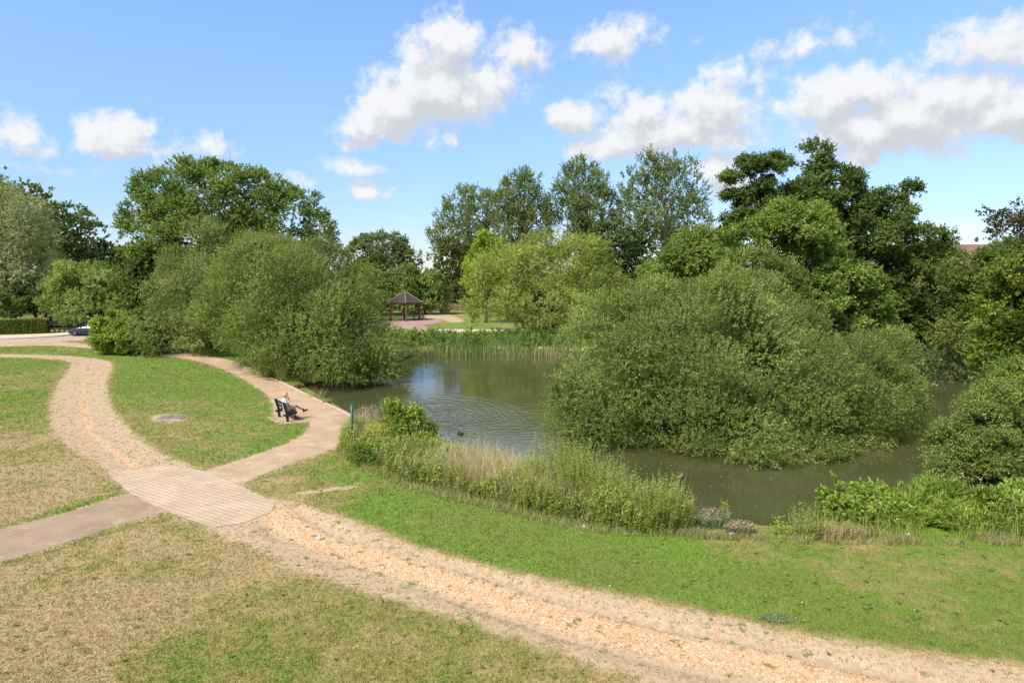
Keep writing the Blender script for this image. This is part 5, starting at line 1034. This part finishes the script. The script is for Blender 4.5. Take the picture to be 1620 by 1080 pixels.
# ------------------------------------------------------------------ car
def car(px, py, rz):
    p = gp(px, py); rt = tag(empty('parked_car', (p[0], p[1], .0), rz), 'dark blue saloon car on the road, its rear hidden by the laurel bush', 'car')
    m_pt, nt, out = new_mat('blue_paint'); b = bsdf(nt, out, Base_Color=(.004, .007, .022), Roughness=.35, Metallic=.35); b.inputs['Coat Weight'].default_value = 1; b.inputs['Coat Roughness'].default_value = .05
    m_gl, nt, out = new_mat('car_glass'); bsdf(nt, out, Base_Color=(.03, .04, .05), Roughness=.04)
    m_ty = plain('tyre', (.02, .02, .02), .8); m_rm = plain('alloy', (.35, .36, .38), .3, metallic=.8); m_tr = plain('trim', (.03, .03, .03), .6)
    # body : (x along, half width at sill, half width at belt, sill z, belt z)
    st = [(-2.28,.55,.60,.42,.60),(-2.2,.72,.74,.27,.72),(-1.9,.84,.84,.22,.82),(-1.45,.89,.87,.22,.88),(-.9,.90,.89,.22,.93),(-.3,.90,.89,.22,.95),(.5,.90,.89,.22,.97),(1.2,.90,.88,.22,1.0),(1.8,.86,.84,.24,1.02),(2.2,.74,.74,.30,.98),(2.3,.60,.64,.45,.85)]
    V = []; K = 8
    for (x, ws, wb, zs, zb) in st:
        V += [(x, -ws*.9, zs), (x, -ws, zs+.12), (x, -wb*1.0, (zs+zb)/2+.05), (x, -wb*.93, zb), (x, wb*.93, zb), (x, wb, (zs+zb)/2+.05), (x, ws, zs+.12), (x, ws*.9, zs)]
    Fc = [(i*K+k, i*K+(k+1) % K, (i+1)*K+(k+1) % K, (i+1)*K+k) for i in range(len(st)-1) for k in range(K)]+[tuple(range(K)), tuple(range((len(st)-1)*K, len(st)*K))[::-1]]
    bd = MB().add(V, Fc).build('body', m_pt, rt, True, bevel=.03)
    gl = [(-.98,.80,.74,.93,.95),(-.15,.80,.60,.94,1.38),(.75,.80,.60,.97,1.42),(1.35,.79,.56,1.0,1.32),(2.0,.76,.66,1.01,1.05)]
    V = []
    for (x, wb, wr, zb, zr) in gl: V += [(x, -wb, zb), (x, -wr, zr), (x, wr, zr), (x, wb, zb)]
    MB().add(V, [(i*4+k, i*4+k+1, i*4+5+k, i*4+4+k) for i in range(4) for k in range(3)]).build('windows', m_gl, rt, True)
    V = [];
    for (x, w, z_) in [(-.12,.60,1.392),(.3,.615,1.425),(.78,.61,1.432),(1.34,.565,1.335)]: V += [(x, -w, z_), (x, -w*.5, z_+.03), (x, w*.5, z_+.03), (x, w, z_)]
    MB().add(V, [(i*4+k, i*4+k+1, i*4+5+k, i*4+4+k) for i in range(3) for k in range(3)]).build('roof', m_pt, rt, True)
    for s in (-1, 1):
        for (p0, p1, r0) in (((-.98, s*.77, .94), (-.15, s*.61, 1.385), .028), ((.45, s*.80, .97), (.42, s*.62, 1.41), .03), ((1.35, s*.58, 1.33), (2.0, s*.70, 1.04), .04)): MB().tube([p0, p1], r0, 5).build('roof_pillar', m_pt, rt)
        for x in (-1.42, 1.38):
            wh = MB(); prof = [(-.11, .20), (-.11, .31), (-.08, .33), (.08, .33), (.11, .31), (.11, .20)]; n = 24; vs = []
            for (yy_, rr_) in prof: vs += [(x+rr_*math.cos(6.283*k/n), s*.82+yy_, .33+rr_*math.sin(6.283*k/n)) for k in range(n)]
            wh.add(vs, [(i*n+k, i*n+(k+1) % n, (i+1)*n+(k+1) % n, (i+1)*n+k) for i in range(5) for k in range(n)]); ty = MB(); wheel = wh.build('wheel', m_ty, rt, True)
            rm = MB(); rm.tube([(x, s*.90, .33), (x, s*.925, .33)], [.07, .06], 12)
            for k in range(7): a_ = 6.283*k/7; rm.box((x+.12*math.cos(a_), s*.905, .33+.12*math.sin(a_)), (.2, .025, .045), 0, 0, -a_)
            rm.build('rim', m_rm, wheel)
            ar = MB(); ar.tube([(x+.375*math.cos(t_), s*.885, .33+.375*math.sin(t_)) for t_ in np.linspace(0, math.pi, 12)], .035, 6); ar.build('wheel_arch', m_tr, rt)
        MB().lathe((-2.08, s*.60, .66), [(.02, -.07), (.14, -.03), (.15, .03), (.05, .07)], 12, .8, 1).build('headlight', plain('lamp_glass', (.55, .58, .6), .1), rt, True)
        MB().box((-.62, s*.98, .98), (.12, .16, .11)).build('mirror', m_pt, rt, bevel=.03)
        MB().box((2.2, s*.62, .80), (.14, .28, .16)).build('tail_light', plain('red_lens', (.35, .01, .01), .2), rt, bevel=.02)
    MB().box((-2.24, 0, .52), (.12, .9, .16)).build('grille', m_tr, rt, bevel=.02)
    MB().box((-2.31, 0, .38), (.02, .5, .11)).build('number_plate', plain('plate', (.7, .7, .66), .5), rt)
    MB().box((0, 0, .20), (3.9, 1.5, .12)).build('underside', m_tr, rt)
    return rt
car(145.5, 530.4, R(3))

# ------------------------------------------------------------------ finger post, lamp, fence, low wall, shelter tables far left
sp = gp(160, 527); fp = tag(empty('finger_post', (sp[0]+.1, sp[1]+3, 0), R(8)), 'slim green finger post with two arms behind the car', 'signpost')
MB().tube([(0, 0, 0), (0, 0, 3.5)], .06, 10).build('post', m_green, fp, True)
MB().box((-.55, 0, 3.2), (1.05, .04, .2)).build('arm', m_green, fp); MB().box((.50, 0, 3.42), (.95, .04, .2)).build('arm', m_green, fp)
MB().tube([(-.10, -.05, .6), (-.10, -.05, 2.2)], .05, 8).build('white_sleeve', plain('white_paint', (.7, .74, .76), .5), fp)
fa = gp(76, 527.5); fb_ = gp(114, 525.5); ang = math.atan2(fb_[1]-fa[1], fb_[0]-fa[0]); fl = float(np.hypot(*(fb_-fa)[:2]))
fe = tag(empty('rail_fence', (fa[0], fa[1]+1.2, 0), ang), 'brown timber rail fence beside the end of the clipped hedge', 'fence')
for k in range(6): MB().box((k*fl/5, 0, .55), (.13, .13, 1.2)).build('post', m_dkwood, fe)
for zz in (.95, .5): MB().box((fl/2, -.09, zz), (fl+.2, .05, .16)).build('rail', plain('brown_rail', (.24, .15, .10), .8), fe)
wl = gp(60, 520); tag(MB().box((wl[0]+4, wl[1]+4, .55), (14, .35, 1.1)).build('low_wall', plain('pale_wall', (.42, .33, .25), .9, .2, 4), None, bevel=.02), 'low pale boundary wall seen over the rail fence', 'wall')
for i, (px, py, rz, lab) in enumerate([(75, 517, .2, 'pale blue car far back under the trees, left of the other one'), (94, 516, .1, 'dark blue car far back under the trees, right of the pale one')]):
    p = gp(px, py); rt = tag(empty('distant_car', (p[0], p[1], 0), rz), lab, 'car', 'cars far back under the trees')
    mm = plain('car_paint_pale' if i == 0 else 'car_paint_blue', (.30, .42, .50) if i == 0 else (.03, .08, .20), .3)
    MB().add([(x, y, z_) for x, w, zs in ((-2.1,.7,0),(-1.9,.85,0),(1.9,.85,0),(2.1,.7,0)) for (y, z_) in ((-w, .3), (-w, .85 if abs(x) < 2 else .7), (w, .85 if abs(x) < 2 else .7), (w, .3))],
        [(i_*4+k, i_*4+(k+1) % 4, i_*4+4+(k+1) % 4, i_*4+4+k) for i_ in range(3) for k in range(4)]+[(0, 1, 2, 3), (15, 14, 13, 12)]).build('body', mm, rt, bevel=.04)
    MB().add([(-1.0,-.75,.85),(1.6,-.75,.85),(1.6,.75,.85),(-1.0,.75,.85),(-.4,-.6,1.4),(1.1,-.6,1.4),(1.1,.6,1.4),(-.4,.6,1.4)], [(0,1,5,4),(1,2,6,5),(2,3,7,6),(3,0,4,7),(4,5,6,7)]).build('cabin', plain('dark_glass', (.05, .07, .09), .1), rt, bevel=.03)
    for s in (-1, 1):
        for x in (-1.3, 1.3): MB().tube([(x, s*.72, .32), (x, s*.88, .32)], .32, 14).build('wheel', plain('tyre_far', (.02, .02, .02), .8), rt)

# ------------------------------------------------------------------ brown fence right of the gazebo
fa = gp(686, 492); mbf = tag(empty('board_fence', (fa[0], fa[1]+2, 0), 0), 'brown board fence under the dark chestnut right of the gazebo', 'fence')
MB().box((3.2, 0, .75), (7, .06, 1.3)).build('boards', plain('brown_board', (.16, .11, .07), .9, .35, 3), mbf)
for k in range(4): MB().box((k*2.1, -.08, .8), (.12, .12, 1.6)).build('post', m_dkwood, mbf)

# ------------------------------------------------------------------ house on the right
def tiles(name, c0, c1, sc):
    m, nt, out = new_mat(name); P = N(nt, 'ShaderNodeTexCoord').outputs['Object']
    br = N(nt, 'ShaderNodeTexBrick', {'Vector': N(nt, 'ShaderNodeMapping', {'Vector': P, 'Rotation': (R(90), 0, 0)}).outputs[0], 'Color1': (*c0, 1), 'Color2': (*c1, 1), 'Mortar': (*[v*.55 for v in c0], 1), 'Scale': sc, 'Mortar Size': .012}).outputs[0]
    nz = noise(nt, P, .8, 5, .6); c = mix(nt, .5, br, mix(nt, nz, tuple(v*.5 for v in c0), tuple(min(1, v*1.5) for v in c1)))
    bsdf(nt, out, Base_Color=c, Roughness=.9); return m
m_rt = tiles('roof_tile', (.15, .085, .068), (.21, .12, .095), 1.6); m_bk = tiles('red_brick', (.36, .14, .07), (.46, .20, .10), 2.2)
hp = pw(1545, 425, 92); hs = tag(empty('brick_house', (hp[0], 92, 0), R(-4)), 'red brick house with a brown tiled roof seen between the alder and the right-hand trees', 'house')
wall = MB().box((0, 0, 3.7), (16, 8, 7.4)).build('wall', m_bk, hs)
V = [(-8.5, -4.5, 7.3), (8.5, -4.5, 7.3), (8.5, 4.5, 7.3), (-8.5, 4.5, 7.3), (-8.5, 0, 10.95), (8.5, 0, 10.95)]
rf = MB().add(V, [(0, 1, 5, 4), (2, 3, 4, 5), (0, 4, 3), (1, 2, 5), (3, 2, 1, 0)]).build('roof', m_rt, hs)
MB().box((4.5, .6, 10.9), (.8, .6, 1.3)).build('chimney', m_bk, rf)
for x in (-6.4, -3.8, 0, 3.5, 6):
    for zz in (1.7, 5.5):
        wn_ = MB(); wn_.box((x, -4.03, zz), (1.5, .10, 1.3)); fr = wn_.build('window', plain('white_frame', (.7, .7, .68), .5), hs)
        MB().box((x-.36, -4.09, zz), (.62, .02, 1.14)).build('pane', plain('window_glass', (.04, .05, .06), .08), fr); MB().box((x+.36, -4.09, zz), (.62, .02, 1.14)).build('pane', plain('window_glass', (.04, .05, .06), .08), fr)
MB().box((0, -4.56, 7.25), (17, .12, .16)).build('gutter', plain('gutter', (.05, .05, .05), .5), hs)
